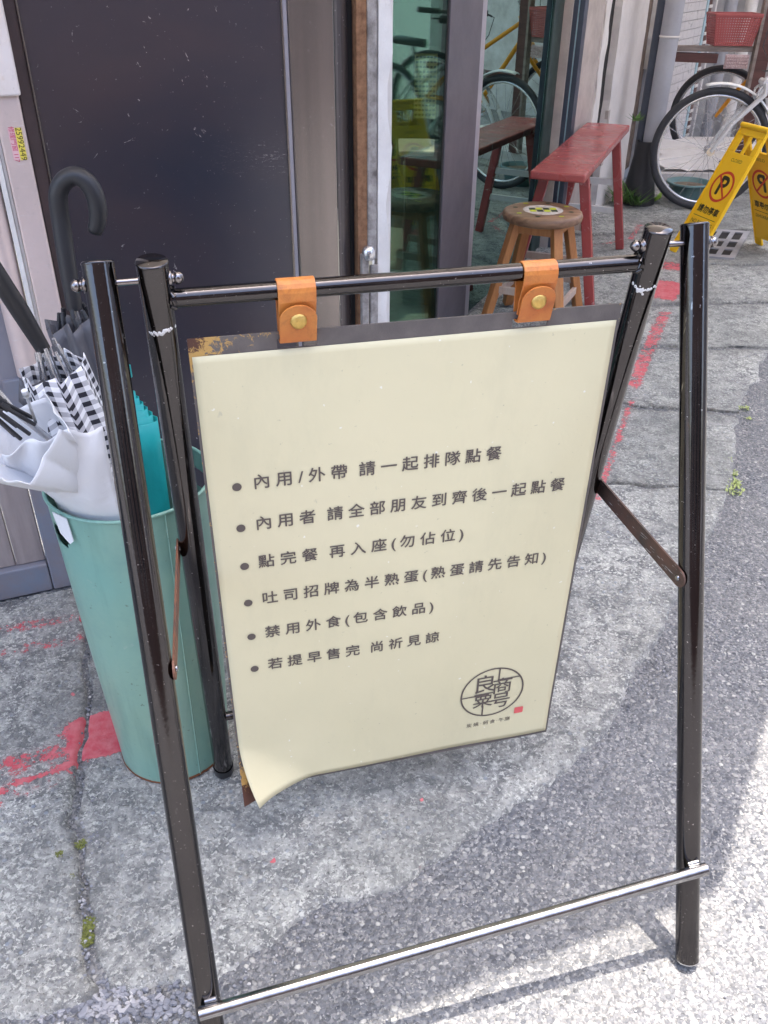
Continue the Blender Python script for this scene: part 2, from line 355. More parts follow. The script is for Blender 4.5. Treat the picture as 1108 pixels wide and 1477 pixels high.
M['pipe'] = worn('grey_plastic_pipe', (0.40, 0.41, 0.45), (0.27, 0.27, 0.30), 0.4, 0, 4, 0.5)
M['rubberblack'] = plain('black_rubber', (0.022, 0.022, 0.025), 0.45); M['tyre'] = worn('tyre_rubber', (0.03, 0.032, 0.038), (0.06, 0.06, 0.065), 0.7, 0, 30, 0.5)
M['alu'] = steel_mat('silver_aluminium', (0.72, 0.72, 0.73), (0.55, 0.55, 0.57), 0.25, (20, 20, 20), 0.85)
M['silverpaint'] = worn('silver_bike_paint', (0.68, 0.68, 0.70), (0.5, 0.5, 0.52), 0.25, 0.3, 10, 0.3)
M['fender'] = worn('white_fender', (0.74, 0.75, 0.74), (0.5, 0.5, 0.48), 0.25, 0.1, 10, 0.3)
M['yellowbike'] = worn('orange_yellow_paint', (0.80, 0.34, 0.02), (0.6, 0.22, 0.02), 0.3, 0, 10, 0.3)
M['yellow'] = worn('yellow_plastic', (0.92, 0.56, 0.012), (0.80, 0.44, 0.01), 0.35, 0, 6, 0.35)
M['signred'] = plain('sign_red_print', (0.62, 0.05, 0.02), 0.5); M['signblack'] = plain('sign_black_print', (0.03, 0.025, 0.01), 0.5)
M['benchred'] = None
M['stoolwood'] = wood('stool_leg_wood', (0.50, 0.22, 0.075), (0.38, 0.15, 0.05), (40, 40, 4), 0.45)
M['stooltop'] = wood('stool_top_wood', (0.34, 0.20, 0.12), (0.14, 0.07, 0.04), (6, 30, 30), 0.4)
M['palewood'] = wood('pale_stretcher_wood', (0.52, 0.42, 0.36), (0.42, 0.31, 0.25), (40, 40, 4))
M['brownwood'] = wood('maroon_brown_wood', (0.125, 0.05, 0.04), (0.08, 0.03, 0.026), (8, 40, 40), 0.55)
M['greywood'] = wood('raw_grey_wood', (0.30, 0.25, 0.22), (0.20, 0.16, 0.14), (8, 40, 40), 0.7)
M['basket'] = worn('red_plastic_basket', (0.42, 0.10, 0.095), (0.28, 0.06, 0.06), 0.4, 0, 12, 0.4)
M['pot'] = worn('teal_pot', (0.13, 0.24, 0.25), (0.08, 0.14, 0.14), 0.5, 0, 10, 0.5)
M['soil'] = worn('dry_soil', (0.22, 0.17, 0.12), (0.08, 0.06, 0.04), 0.95, 0, 30, 0.8, 0.01, 60)
M['umb_grey'] = None; M['plaster'] = worn('pale_plaster', (0.66, 0.64, 0.63), (0.40, 0.37, 0.35), 0.8, 0, 6, 0.8, 0.004, 40)
M['ironcover'] = worn('grey_drain_cover', (0.34, 0.34, 0.36), (0.2, 0.2, 0.2), 0.6, 0.1, 8, 0.6, 0.001)
M['leaf'] = worn('weed_leaf', (0.11, 0.22, 0.05), (0.05, 0.12, 0.02), 0.6, 0, 60, 0.6, 0)
M['moss'] = worn('yellow_green_moss', (0.17, 0.19, 0.05), (0.07, 0.08, 0.02), 0.9, 0, 80, 0.8, 0)
M['brass'] = worn('hammered_brass', (0.72, 0.50, 0.16), (0.45, 0.28, 0.08), 0.28, 1.0, 60, 0.5, 0.0012, 350)
_t = NT('loose_stone'); _t.col(_t.ramp(_t.vor(70, out='Color'), [(0, (0.07, 0.075, 0.09)), (0.5, (0.20, 0.21, 0.24)), (0.8, (0.33, 0.33, 0.34)), (1, (0.5, 0.49, 0.47))])); _t.set(rough=0.8); M['stone'] = _t.m
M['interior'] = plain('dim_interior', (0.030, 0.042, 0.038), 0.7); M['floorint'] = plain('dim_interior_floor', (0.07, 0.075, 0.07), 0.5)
M['wicker'] = worn('tan_wicker', (0.62, 0.48, 0.25), (0.4, 0.3, 0.15), 0.7, 0, 60, 0.6)
M['rust'] = worn('orange_rust', (0.28, 0.10, 0.04), (0.10, 0.04, 0.02), 0.8, 0.2, 40, 0.8, 0.001)
def mk_bench_red():
    t = NT('peeling_red_paint'); n = t.noise(12, 7, 0.7, dist=1.6)
    c = t.mix(t.ramp(t.noise(5, 4), [(0.3, 0), (0.7, 1)]), (0.30, 0.055, 0.055), (0.37, 0.08, 0.075))
    c = t.mix(t.ramp(n, [(0.60, 0), (0.66, 0.65)]), c, (0.62, 0.42, 0.40)); t.col(c)
    t.set(rough=t.ramp(t.noise(4, 3), [(0.3, 0.14), (0.7, 0.35)])); t.bump(t.noise(9, 6, 0.6, dist=1.5), 0.005); return t.m
M['benchred'] = mk_bench_red()
def cloth(name, c, c2, rough=0.55, sc=9, spec=0.4, trans=0.0):
    t = NT(name); t.col(t.mix(t.noise(sc, 4), c, c2)); t.set(rough=rough, spec=spec); t.bump(t.noise(18, 4, 0.6, dist=0.8), 0.003)
    if trans:
        tl = t.node('ShaderNodeBsdfTranslucent'); tl.inputs[0].default_value = (*c, 1); mx = t.node('ShaderNodeMixShader'); mx.inputs[0].default_value = trans
        t.link(t.b.outputs[0], mx.inputs[1]); t.link(tl.outputs[0], mx.inputs[2]); t.link(mx.outputs[0], t.out.inputs[0])
    return t.m
M['umb_grey'] = cloth('charcoal_umbrella_cloth', (0.085, 0.083, 0.095), (0.12, 0.118, 0.13), 0.4)
M['umb_white'] = cloth('white_umbrella_cloth', (0.84, 0.85, 0.87), (0.76, 0.78, 0.82), 0.35, trans=0.15)
M['umb_teal'] = cloth('aqua_umbrella_cloth', (0.03, 0.52, 0.52), (0.02, 0.42, 0.44), 0.4, trans=0.25)
def leather():
    t = NT('tan_leather'); n = t.noise(14, 5, 0.6)
    c = t.mix(t.ramp(n, [(0.3, 0), (0.7, 1)]), (0.50, 0.130, 0.028), (0.60, 0.24, 0.05)); c = t.mix(t.ramp(t.noise(130, 4), [(0.6, 0), (0.75, 0.4)]), c, (0.25, 0.07, 0.02)); c = t.mix(t.ramp(t.noise(45, 6, 0.7, dist=0.6), [(0.50, 0), (0.70, 0.6)]), c, (0.30, 0.09, 0.025))
    t.col(c); t.set(rough=0.42); t.bump(t.noise(260, 3), 0.0004); return t.m
M['leather'] = leather(); M['leather_edge'] = plain('pink_leather_edge', (0.42, 0.17, 0.12), 0.6)
def bucket_mat():
    t = NT('aqua_bucket_paint')
    z = t.node('ShaderNodeSeparateXYZ'); t.link(t.pos, z.inputs[0])
    f = t.ramp(t.noise(2.2, 3), [(0.3, 0), (0.7, 1)])
    c = t.mix(f, (0.150, 0.365, 0.325), (0.235, 0.375, 0.285)); c = t.mix(t.ramp(t.noise(9, 6, .7), [(0.5, 0), (0.8, 0.45)]), c, (0.11, 0.25, 0.25))
    c = t.mix(t.ramp(t.noise(90, 3), [(0.69, 0), (0.74, .7)]), c, (0.08, 0.10, 0.08))
    e = t.math('ADD', t.math('MULTIPLY', z.outputs[2], 12.0), t.noise(14, 5, .7))
    c = t.mix(t.ramp(e, [(0.60, 1), (0.66, 0)]), c, (0.22, 0.08, 0.04))
    t.col(c); c = t.mix(t.ramp(t.noise(1.0, 5, 0.6, t.scl(t.pos, (22, 22, 2.2))), [(0.56, 0), (0.74, 0.45)]), c, (0.10, 0.19, 0.16)); c = t.mix(t.ramp(t.noise(26, 6, 0.75, dist=0.8), [(0.63, 0), (0.70, 0.55)]), c, (0.34, 0.42, 0.36)); t.col(c); t.set(rough=0.30, spec=.6); t.bump(t.noise(7, 4), 0.0035); return t.m
M['bucket'] = bucket_mat()
# ------------------------------------------------------------------ numpy noise for relief
def hsh(i, j, k=0):
    n = (i*374761393+j*668265263+k*974634777) & 0xffffffff
    n = ((n ^ (n >> 13))*1274126177) & 0xffffffff
    return ((n ^ (n >> 16)) & 0xffffff)/float(0xffffff)
def vnoise(x, y, k=0):
    i = np.floor(x).astype(np.int64); j = np.floor(y).astype(np.int64); fx = x-i; fy = y-j
    fx = fx*fx*(3-2*fx); fy = fy*fy*(3-2*fy)
    a = hsh(i, j, k); b = hsh(i+1, j, k); c = hsh(i, j+1, k); d = hsh(i+1, j+1, k)
    return (a*(1-fx)+b*fx)*(1-fy)+(c*(1-fx)+d*fx)*fy-0.5
def fbm(x, y, oct=4, k=0):
    s = 0; a = 1
    for o in range(oct): s = s+a*vnoise(x*2**o, y*2**o, k+o); a *= 0.5
    return s
def relief(x, y):
    return 0.004*fbm(x*9, y*9, 4, 3)+0.0022*fbm(x*60, y*60, 3, 9)
# ------------------------------------------------------------------ ground
def axis(lo, hi, step, far_lo, far_hi):
    a = list(np.arange(lo, hi, step)); s = step; x = a[-1]
    while x < far_hi: s *= 1.13; x += s; a.append(x)
    s = step; x = a[0]; b = []
    while x > far_lo: s *= 1.13; x -= s; b.append(x)
    return np.array(b[::-1]+a)
gx = axis(-0.75, 1.7, 0.0075, -60, 60); gy = axis(0.45, 3.4, 0.0075, -60, 120)
X, Y = np.meshgrid(gx, gy, indexing='ij')
Z = 0.004*fbm(X*9, Y*9, 4, 21)+0.0018*fbm(X*55, Y*55, 2, 31)
Z *= np.clip(1-(np.hypot(X, Y)-4)/6, 0, 1); Z -= 0.002
mb = MB(); mb.grid(np.stack([X, Y, Z], -1)); g = mb.build('road', M['asphalt'], kind='structure')
tag(g, 'dark bluish asphalt road surface with fine pale aggregate')
T0, N0 = ang(24.5)                                # direction of the shop wall and its normal (towards the lane)
def TW(t, off, z=0.0): return T0*t+N0*off+Vector((0, 0, z))
# paving slabs between cross cracks: (inner end, outer end) of each crack
cuts = [((-2.6, 1.05), (-2.0, 0.15)), ((-0.80, 1.81), (-0.455, 0.735)), ((0.0, 2.52), (1.10, 2.31)), ((0.02, 3.10), (1.31, 2.86)),
        ((0.20, 3.50), (1.66, 3.49)), ((0.44, 4.02), (2.0, 4.08)), ((0.68, 4.56), (2.38, 4.74)), ((1.0, 5.26), (2.78, 5.45)), ((1.45, 6.24), (3.3, 6.5)), ((1.9, 7.3), (3.8, 7.5))]
inner = {0: [], 1: [(-0.60, 1.90), (-0.1, 2.12), (0.0, 2.2)]}
outer = {0: [(-1.2, 0.52), (-0.8, 0.64)], 1: [(-0.389, 0.745), (-0.28, 0.775), (-0.15, 0.86), (0.014, 0.945), (0.187, 1.061), (0.336, 1.17), (0.50, 1.33), (0.68, 1.60), (0.86, 1.93), (0.98, 2.13), (1.05, 2.22)]}
def resample(pts, n):
    p = np.array(pts, float); d = np.r_[0, np.cumsum(np.hypot(*np.diff(p, axis=0).T))]; s = np.linspace(0, d[-1], n)
    return np.stack([np.interp(s, d, p[:, 0]), np.interp(s, d, p[:, 1])], -1)
pave = thing('pavement', 'cracked pale concrete pavement along the shop fronts', None, (0, 0, 0), kind='structure')
slabs = []
def paint_amount(x, y):
    """how much red paint lies at a point: three hand painted lines along the shop front"""
    m = np.zeros_like(x)
    def seg(a, b, wd, k):
        a = np.array(a); b = np.array(b); d = b-a; L = np.hypot(*d); d = d/L
        s = (x-a[0])*d[0]+(y-a[1])*d[1]; q = np.abs((x-a[0])*-d[1]+(y-a[1])*d[0])
        e = np.minimum(np.minimum(s, L-s)/0.05, (wd/2*1.25-q)/0.018)
        return np.clip(e, 0, 1)*k
    for a, b, wd, k in (((-0.82, 1.115), (-0.56, 1.255), 0.030, .9), ((-0.70, 1.25), (-0.50, 1.335), 0.12, .92), ((-0.84, 1.18), (-0.64, 1.265), 0.05, .60),
                        ((-0.84, 1.13), (-0.58, 1.25), 0.13, .36), ((-0.99, 1.615), (-0.64, 1.72), 0.05, .50), ((-1.02, 1.52), (-0.64, 1.63), 0.05, .46), ((-0.76, 1.62), (-0.6, 1.66), 0.11, .45),
                        ((0.64, 2.22), (0.95, 3.02), 0.04, .62), ((0.95, 3.06), (1.33, 3.97), 0.065, .68), ((1.33, 4.10), (1.50, 4.42), 0.13, .85), ((1.52, 4.55), (1.60, 4.75), 0.12, .75), ((1.42, 5.12), (1.60, 5.55), 0.05, .6), ((1.1, 5.0), (1.42, 5.15), .05, .5)):
        m = np.maximum(m, seg(a, b, wd, k))
    for (px, py, r) in ((-0.70, 1.41, .010), (-0.66, 1.60, .010), (-0.69, 1.65, .014), (-0.63, 1.665, .008), (-0.2, 0.99, .008), (0.08, 1.13, .007), (0.07, .98, .006), (0.13, .945, .006), (0.10, 1.01, .005), (0.32, .865, .004), (0.36, .80, .004)):
        m = np.maximum(m, np.clip((r-np.hypot(x-px, y-py))/0.003, 0, 1))
    return m
for i in range(len(cuts)-1):
    (a0, b0), (a1, b1) = cuts[i], cuts[i+1]
    ins = [a0]+inner.get(i, [])+[a1]; outs = [b0]+outer.get(i, [])+[b1]
    res = 0.007 if i in (1,) else (0.012 if i in (0, 2, 3) else 0.02)
    Lo = sum(math.dist(p, q) for p, q in zip(outs, outs[1:])); Lc = max(math.dist(a0, b0), math.dist(a1, b1))
    n = int(Lo/res)+2; m = int(Lc/res)+2
    I = resample(ins, n); Oo = resample(outs, n); b = np.linspace(0, 1, m)[None, :, None]
    P = I[:, None, :]*(1-b)+Oo[:, None, :]*b
    x, y = P[..., 0], P[..., 1]
    jx = 0.035*fbm(x*5, y*5, 4, 40)+0.012*fbm(x*30, y*30, 3, 44); jy = 0.05*fbm(x*5, y*5, 4, 50)+0.014*fbm(x*30, y*30, 3, 54)
    du = np.minimum(np.arange(n), n-1-np.arange(n))[:, None]*Lo/n*np.ones((1, m))
    dv = (m-1-np.arange(m))[None, :]*Lc/m*np.ones((n, 1))
    x = x+jx; y = y+jy
    # pull the crack sides apart a little
    gap = (0.0015 if i < 2 else 0.013)+(0.006 if i < 2 else 0.012)*vnoise(x*7, y*7, 60)
    sgn = np.where(np.arange(n)[:, None] < n/2, 1.0, -1.0)
    k = np.clip(1-du/0.03, 0, 1)*gap*sgn
    dirv = np.array(b1)-np.array(b0); dirv = dirv/np.hypot(*dirv)
    x = x+k*dirv[0]; y = y+k*dirv[1]
    edge = np.minimum(du, dv)
    z = 0.007+relief(x, y)-(0.004 if i < 2 else 0.007)*np.exp(-edge/0.006)*(0.6+1.2*(vnoise(x*25, y*25, 70)+0.5))
    if i == 1: z = z+0.004*np.clip((y-1.2)/0.6, 0, 1)
    z = z-0.016*np.clip((du*-1+0.004)/0.004, 0, 1)-0.014*np.clip((0.004-dv)/0.004, 0, 1)
    stain = np.clip(np.exp(-du/(0.010 if i < 2 else 0.022))*(0.9 if i < 2 else 1.3)*(vnoise(x*12, y*12, 80)+0.9), 0, 1)
    stain = np.maximum(stain, np.clip(np.exp(-((x-0.14)**2/0.05+(y-1.27)**2/0.010))*0.55, 0, 1)*(0.7+fbm(x*14, y*14, 3, 90)))
    stain = np.maximum(stain, np.clip(np.exp(-((x+0.62)**2/0.02+(y-1.50)**2/0.012))*0.6, 0, 1)*(0.7+fbm(x*14, y*14, 3, 93)))
    mb = MB(); mb.grid(np.stack([x, y, z], -1))
    o = mb.build('paving_slab', M['concrete'], pave, attr=np.clip(stain, 0, 1).ravel(), kind=None); slabs.append((x, y, z))
# red paint, lying as a thin film on the slabs
mb = MB(); vals = []
for (x, y, z) in slabs:
    f = paint_amount(x, y); n, m = f.shape
    msk = (f[:-1, :-1]+f[1:, :-1]+f[:-1, 1:]+f[1:, 1:]) > 0
    idx = -np.ones(f.shape, int); need = np.zeros(f.shape, bool)
    for a, b_ in ((0, 0), (1, 0), (0, 1), (1, 1)): need[a:n-1+a, b_:m-1+b_] |= msk
    pts = np.argwhere(need); base = len(mb.v)
    idx[need] = np.arange(len(pts))+base
    for (i, j) in pts: mb.v.append((x[i, j], y[i, j], z[i, j]+0.0008)); vals.append(f[i, j])
    for (i, j) in np.argwhere(msk): mb.f.append([idx[i, j], idx[i, j+1], idx[i+1, j+1], idx[i+1, j]]); mb.s.append(True)
o = mb.build('red_line', M['redpaint'], kind='structure', attr=vals); tag(o, 'worn red painted line on the pavement beside the shop')
def gh(x, y): return 0.008+float(relief(np.array([x]), np.array([y]))[0])
# ------------------------------------------------------------------ left facade
L0 = Vector((-0.992, 1.742, 0)); TL, NL = ang(67.4); UPZ = Vector((0, 0, 1))
def LW(s, o, z): return L0+TL*s+NL*o+UPZ*z
def lbox(mb, s0, s1, z0, z1, o0, o1): return mb.box(LW((s0+s1)/2, (o0+o1)/2, (z0+z1)/2), (s1-s0, o1-o0, z1-z0), (TL, NL, UPZ))
ldoor = thing('plank_door', 'old door at far left with blue steel frame and weathered vertical planks', 'door', LW(-0.3, 0, 0))
mb = MB(); lbox(mb, 0.135, 0.20, 0.004, 0.60, -0.05, 0.0); lbox(mb, -1.2, 0.133, 0.004, 0.088, -0.052, -0.002); each(mb, 'door_frame', M['bluesteel'], ldoor, 0.004)
for k in range(9):
    s1 = 0.131-k*0.072; mb = MB(); lbox(mb, s1-0.069, s1, 0.09, 0.515, -0.045-0.003*(k % 2), -0.02-0.002*(k % 3)); mb.build('plank', M['plank'], ldoor, 0.002)
mb = MB(); lbox(mb, -1.2, 0.185, 0.518, 2.4, -0.05, -0.012); mb.build('upper_panel', M['greydoor'], ldoor, 0.003)
jam = thing('door_jamb', 'pale pinkish metal jamb with a small yellow sticker, beside the dark door', 'door jamb', LW(0.24, 0, 0))
mb = MB(); lbox(mb, 0.243, 0.293, 0.004, 2.6, -0.06, 0.012); mb.build('jamb_face', M['jamb'], jam, 0.004)
mb = MB(); lbox(mb, 0.236, 0.2425, 0.604, 2.6, -0.06, 0.002); lbox(mb, 0.225, 0.2355, 0.604, 2.6, -0.06, 0.009); each(mb, 'jamb_groove', M['whitepaint'], jam, 0.002)
mb = MB(); mb.tube([LW(0.197, -0.012, 0.604), LW(0.197, -0.012, 2.6)], 0.027, 24); mb.build('rounded_edge', M['jamb'], jam)
mb = MB(); lbox(mb, 0.12, 0.2975, 1.182, 2.6, 0.0125, 0.022); mb.build('cover_plate', M['jambcover'], jam, 0.005, seg=3)
def text_mesh(name, body, size, origin, X, Y, N, mat, parent, lift=0.0, bold=0.0, depth=0.0, align='CENTER', group_chars=None):
    """body: string, or list of (char, x, y, size) laid out in the plane (origin, X, Y)"""
    items = [(body, 0, 0, size)] if isinstance(body, str) else body
    V = []; Fc = []
    for (ch, px, py, sz) in items:
        c = bpy.data.curves.new('tmp', 'FONT'); c.body = ch; c.size = sz; c.align_x = align; c.align_y = 'CENTER'; c.resolution_u = 3
        ob = bpy.data.objects.new('tmp', c); COL.objects.link(ob)
        dg = bpy.context.evaluated_depsgraph_get(); me = bpy.data.meshes.new_from_object(ob.evaluated_get(dg))
        sh = [(0, 0)] if not bold else [(-bold, 0), (bold, 0), (0, bold), (0, -bold)]
        for q_, (dx_, dy_) in enumerate(sh):
            b = len(V)
            for v in me.vertices: V.append(origin+X*(v.co.x+px+dx_)+Y*(v.co.y+py+dy_)+N*(lift+q_*0.00006))
            for p in me.polygons: Fc.append([i+b for i in p.vertices])
        bpy.data.objects.remove(ob); bpy.data.meshes.remove(me); bpy.data.curves.remove(c)
    mb = MB(); mb.add(V, Fc); return mb
def finish_text(mb, name, mat, parent):
    return mb.build(name, mat, parent)
st = thing('sticker', 'small yellow and pink number sticker on the pale jamb', 'sticker', LW(0.27, 0.0125, 1.1))
mb = MB(); mb.box(LW(0.279, 0.0127, 1.095), (0.013, 0.0005, 0.060), (TL, NL, UPZ)); mb.build('yellow_strip', plain('sticker_yellow', (0.80, 0.66, 0.10), .5), st)
mb = MB(); mb.box(LW(0.266, 0.0127, 1.095), (0.0125, 0.0005, 0.060), (TL, NL, UPZ)); mb.build('pink_strip', plain('sticker_pink', (0.78, 0.50, 0.52), .5), st)
mb = text_mesh('n', '25992449', 0.0155, LW(0.279, 0.0132, 1.095), -UPZ, TL, NL, None, None); mb.build('number', M['signblack'], st)
mb = text_mesh('n', '修理門窗 117', 0.0115, LW(0.266, 0.0132, 1.095), -UPZ, TL, NL, None, None); mb.build('lettering', plain('sticker_magenta', (0.6, 0.03, 0.12), .5), st)
dd = thing('dark_door', 'tall dark navy metal door panel with scratches, behind the hanging sign', 'door', LW(0.57, 0, 0))
mb = MB(); G = np.array([[LW(0.324+0.508*a/24, 0.004*math.sin(a*.5)*0.12, 0.004+2.55*b/40) for b in range(41)] for a in range(25)]); mb.grid(G); mb.build('door_sheet', M['door'], dd)
mb = MB(); lbox(mb, 0.3205, 0.3235, 0.004, 2.56, -0.02, 0.004); lbox(mb, 0.8325, 0.8355, 0.004, 2.56, -0.02, 0.004); each(mb, 'sheet_edge', M['column'], dd)
mb = MB(); lbox(mb, 0.2945, 0.320, 0.004, 2.56, -0.05, -0.004); mb.build('side_trim', M['trim'], dd, 0.002)
colm = thing('steel_column', 'brushed brown grey steel column right of the dark door', 'column', LW(0.9, 0, 0))
mb = MB(); lbox(mb, 0.8465, 0.947, 0.004, 2.6, -0.05, 0.006); mb.build('face', M['column'], colm, 0.003)
mb = MB()
G = np.array([[LW(0.9475+0.040*a/8, 0.006-0.030*(a/8)**2, 0.004+2.59*b/10) for b in range(11)] for a in range(9)]); mb.grid(G); mb.build('rounded_side', M['column_dark'], colm)
mb = MB(); lbox(mb, 0.836, 0.846, 0.004, 2.6, -0.05, 0.001); mb.build('bright_edge', M['mullion_edge'], colm, 0.001)
mb = MB(); lbox(mb, 0.988, 0.9995, 0.004, 2.6, -0.06, -0.026); mb.build('shadow_gap', M['black'], colm)
post = thing('corner_post', 'narrow corner post of brown cork, grimy grey and white strips beside the glass', 'post', LW(1.03, 0, 0))
mb = MB(); lbox(mb, 1.0, 1.024, 0.56, 2.6, -0.04, 0.0); mb.build('cork_strip', M['cork'], post, 0.001)
mb = MB(); lbox(mb, 1.0245, 1.0485, 0.78, 2.6, -0.04, 0.004); mb.build('grey_strip', M['grime'], post, 0.003)
mb = MB(); G = []
for a, (s_, o_) in enumerate(((1.049, 0.006), (1.077, 0.006), (1.079, -0.04))):
    G.append([LW(s_+(0.004*math.sin(b*1.7) if a else 0)*(1 if b < 14 else 2), o_, 0.004+2.59*b/40) for b in range(41)])
mb.grid(np.array(G), smooth=False); mb.build('white_strip', M['whitepaint'], post)
mb = MB(); lbox(mb, 1.003, 1.022, 0.004, 0.80, 0.0005, 0.018); lbox(mb, 1.026, 1.0475, 0.004, 0.77, 0.0045, 0.016); each(mb, 'lower_bar', M['grime'], post, 0.003)
mb = MB(); mb.lathe(LW(1.022, 0.012, 0.785), [(0.0, 0.035), (0.010, 0.033), (0.016, 0.024), (0.017, 0.008), (0.013, 0.0)], 14); mb.build('knob', M['alu'], post)
mb = MB(); mb.prism([(0, 0), (0.05, 0), (0.05, 0.9), (0, 0.9)], LW(1.08, -0.02, 0.0), -NL, -NL, UPZ, 2.6)
mb = MB(); a = LW(1.081, -0.042, 0); b = TW(2.78, -1.30); mb.bar(a+UPZ*1.3, b+UPZ*1.3, 0.04, 2.6); mb.build('return_wall', M['whitepaint'], post)
# ------------------------------------------------------------------ shop glass wall
def tbox(mb, t0, t1, o0, o1, z0, z1): return mb.box(TW((t0+t1)/2, (o0+o1)/2, (z0+z1)/2), (t1-t0, o1-o0, z1-z0), (T0, N0, UPZ))
gl = thing('glass_door', 'tinted glass shop door with a wide dark mullion, reflecting the lane', 'glass door', TW(3.5, -1.27))
mb = MB(); tbox(mb, 2.80, 3.2855, -1.278, -1.270, 0.01, 2.6); mb.build('pane', M['glass_dark'], gl)
mb = MB(); tbox(mb, 3.71, 4.70, -1.278, -1.270, 0.01, 2.6); mb.build('pane', M['glass'], gl)
mb = MB(); tbox(mb, 3.30, 3.648, -1.30, -1.262, 0.004, 2.6); mb.build('mullion', M['mullion'], gl, 0.003)
mb = MB(); tbox(mb, 3.6485, 3.705, -1.30, -1.264, 0.004, 2.6); mb.build('mullion_edge', M['mullion_edge'], gl, 0.003)  # pale strip: the highlight along the mullion's side, put in as colour
mb = MB(); tbox(mb, 3.287, 3.2995, -1.30, -1.268, 0.004, 2.6); mb.build('rubber_seal', M['black'], gl)
mb = MB()
for k, (a, b) in enumerate(((4.702, 4.76), (4.762, 4.83), (4.832, 4.918))): tbox(mb, a, b, -1.30, -1.262-0.006*k, 0.004, 2.6)
each(mb, 'side_frame', M['darkgreen'], gl, 0.004)
# inside the shop, dimly seen
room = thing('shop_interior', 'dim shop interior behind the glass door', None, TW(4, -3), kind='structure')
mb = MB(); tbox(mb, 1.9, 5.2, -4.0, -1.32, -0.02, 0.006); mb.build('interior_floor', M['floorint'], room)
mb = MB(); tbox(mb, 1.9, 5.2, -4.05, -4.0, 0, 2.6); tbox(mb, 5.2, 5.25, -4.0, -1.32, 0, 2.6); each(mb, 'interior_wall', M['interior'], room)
cc_ = Vector((0.215, 4.60, 0))
ch = thing('wicker_chair', 'wicker backed chair seen dimly through the left glass pane', 'chair', cc_)
def CB(a, o, z): return cc_+Vector((a, o, z))
zt_ = at(604, 75, 4.6).z; zb_ = at(604, 172, 4.6).z
mb = MB()
for a in (-0.10, 0.10): mb.bar(CB(a, 0, 0.008), CB(a, 0, zt_), 0.022, 0.022)
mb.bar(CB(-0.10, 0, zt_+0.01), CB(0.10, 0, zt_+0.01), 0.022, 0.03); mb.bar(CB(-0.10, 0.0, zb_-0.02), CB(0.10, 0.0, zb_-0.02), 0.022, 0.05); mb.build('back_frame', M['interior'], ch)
mb = MB()
for k in range(11): mb.bar(CB(-0.085+k*0.017, 0, zb_), CB(-0.085+k*0.017, 0, zt_), 0.011, 0.004)
for k in range(14): mb.bar(CB(-0.09, -0.004, zb_+(zt_-zb_)*(k+.5)/14), CB(0.09, -0.004, zb_+(zt_-zb_)*(k+.5)/14), 0.004, 0.011)
mb.build('wicker_back', M['wicker'], ch, kind='stuff')
mb = MB(); mb.box(CB(0, 0.2, 0.45), (0.26, 0.36, 0.05)); mb.build('seat', M['interior'], ch, 0.01)
tc_ = Vector((0.24, 4.1, 0))
tb = thing('side_table', 'pale topped low table dimly visible behind the left glass pane', 'table', tc_)
zq = at(610, 212, 4.1).z
mb = MB(); mb.box((0.20, 4.1, zq), (0.30, 0.30, 0.02)); mb.build('table_top', M['palewood'], tb, 0.006)
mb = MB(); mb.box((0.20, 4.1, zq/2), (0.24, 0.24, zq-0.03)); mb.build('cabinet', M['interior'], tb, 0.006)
# ------------------------------------------------------------------ pillars beyond the glass
pb = thing('window_frame', 'dark navy window frame with a pale blue bead, between glass door and pillar', 'window frame', TW(4.95, -1.20))
mb = MB(); tbox(mb, 4.92, 5.0, -1.30, -1.229, 0.004, 2.6); mb.build('grey_strip', M['beige'], pb, 0.004)
mb = MB(); tbox(mb, 4.925, 5.0, -1.2285, -1.206, 0.004, 2.6); tbox(mb, 4.925, 5.0, -1.198, -1.172, 0.004, 2.6); each(mb, 'frame', M['navyframe'], pb, 0.002)
mb = MB(); tbox(mb, 4.93, 5.0, -1.2055, -1.1985, 0.004, 2.6); mb.build('bead', M['skystrip'], pb, 0.001)
pl = thing('pillar', 'white stucco pillar with rotten cracked edges beside the downpipe', 'pillar', TW(6.1, -1.25))
mb = MB(); tbox(mb, 5.002, 5.40, -1.5, -1.174, 0.004, 2.6); mb.build('beige_jamb', M['beige'], pl, 0.006)
def ragged(mb, t0, t1, o, z0, z1, amp, k, d=0.05, n=90):
    zs = np.linspace(z0, z1, n); e0 = t0+amp*fbm(zs*9, zs*0+k, 4, k); e1 = t1+amp*fbm(zs*9, zs*0+k+5, 4, k+3)
    G = [[TW(e0[i], o-d, zs[i]) for i in range(n)], [TW(e0[i], o, zs[i]) for i in range(n)], [TW(e1[i], o, zs[i]) for i in range(n)], [TW(e1[i], o-d, zs[i]) for i in range(n)]]
    mb.grid(np.array([[tuple(p) for p in r] for r in G]), smooth=False)
mb = MB(); ragged(mb, 5.405, 5.535, -1.168, 0.004, 2.6, 0.03, 3); mb.build('white_jamb', M['whitepaint'], pl)
mb = MB(); tbox(mb, 5.402, 5.86, -1.5, -1.21, 0.004, 2.6); mb.build('dark_gap', M['black'], pl)
mb = MB(); ragged(mb, 5.82, 6.68, -1.165, 0.004, 2.6, 0.02, 13, 0.3); mb.build('stucco', M['stucco'], pl)
mb = MB(); ragged(mb, 5.81, 5.86, -1.162, 0.30, 0.62, 0.01, 53, 0.02, 20); mb.build('bare_patch', M['beige'], pl)
mb = MB(); ragged(mb, 6.67, 6.92, -1.18, 0.10, 2.6, 0.05, 23, 0.2); mb.build('rotten_edge', M['rot'], pl)
mb = MB(); ragged(mb, 6.90, 7.03, -1.15, 0.75, 2.6, 0.02, 33, 0.25); mb.build('white_edging', M['whitepaint'], pl)
mb = MB(); ragged(mb, 6.94, 7.00, -1.15, 0.02, 0.75, 0.02, 37, 0.15); mb.build('conduit', M['pipe'], pl)
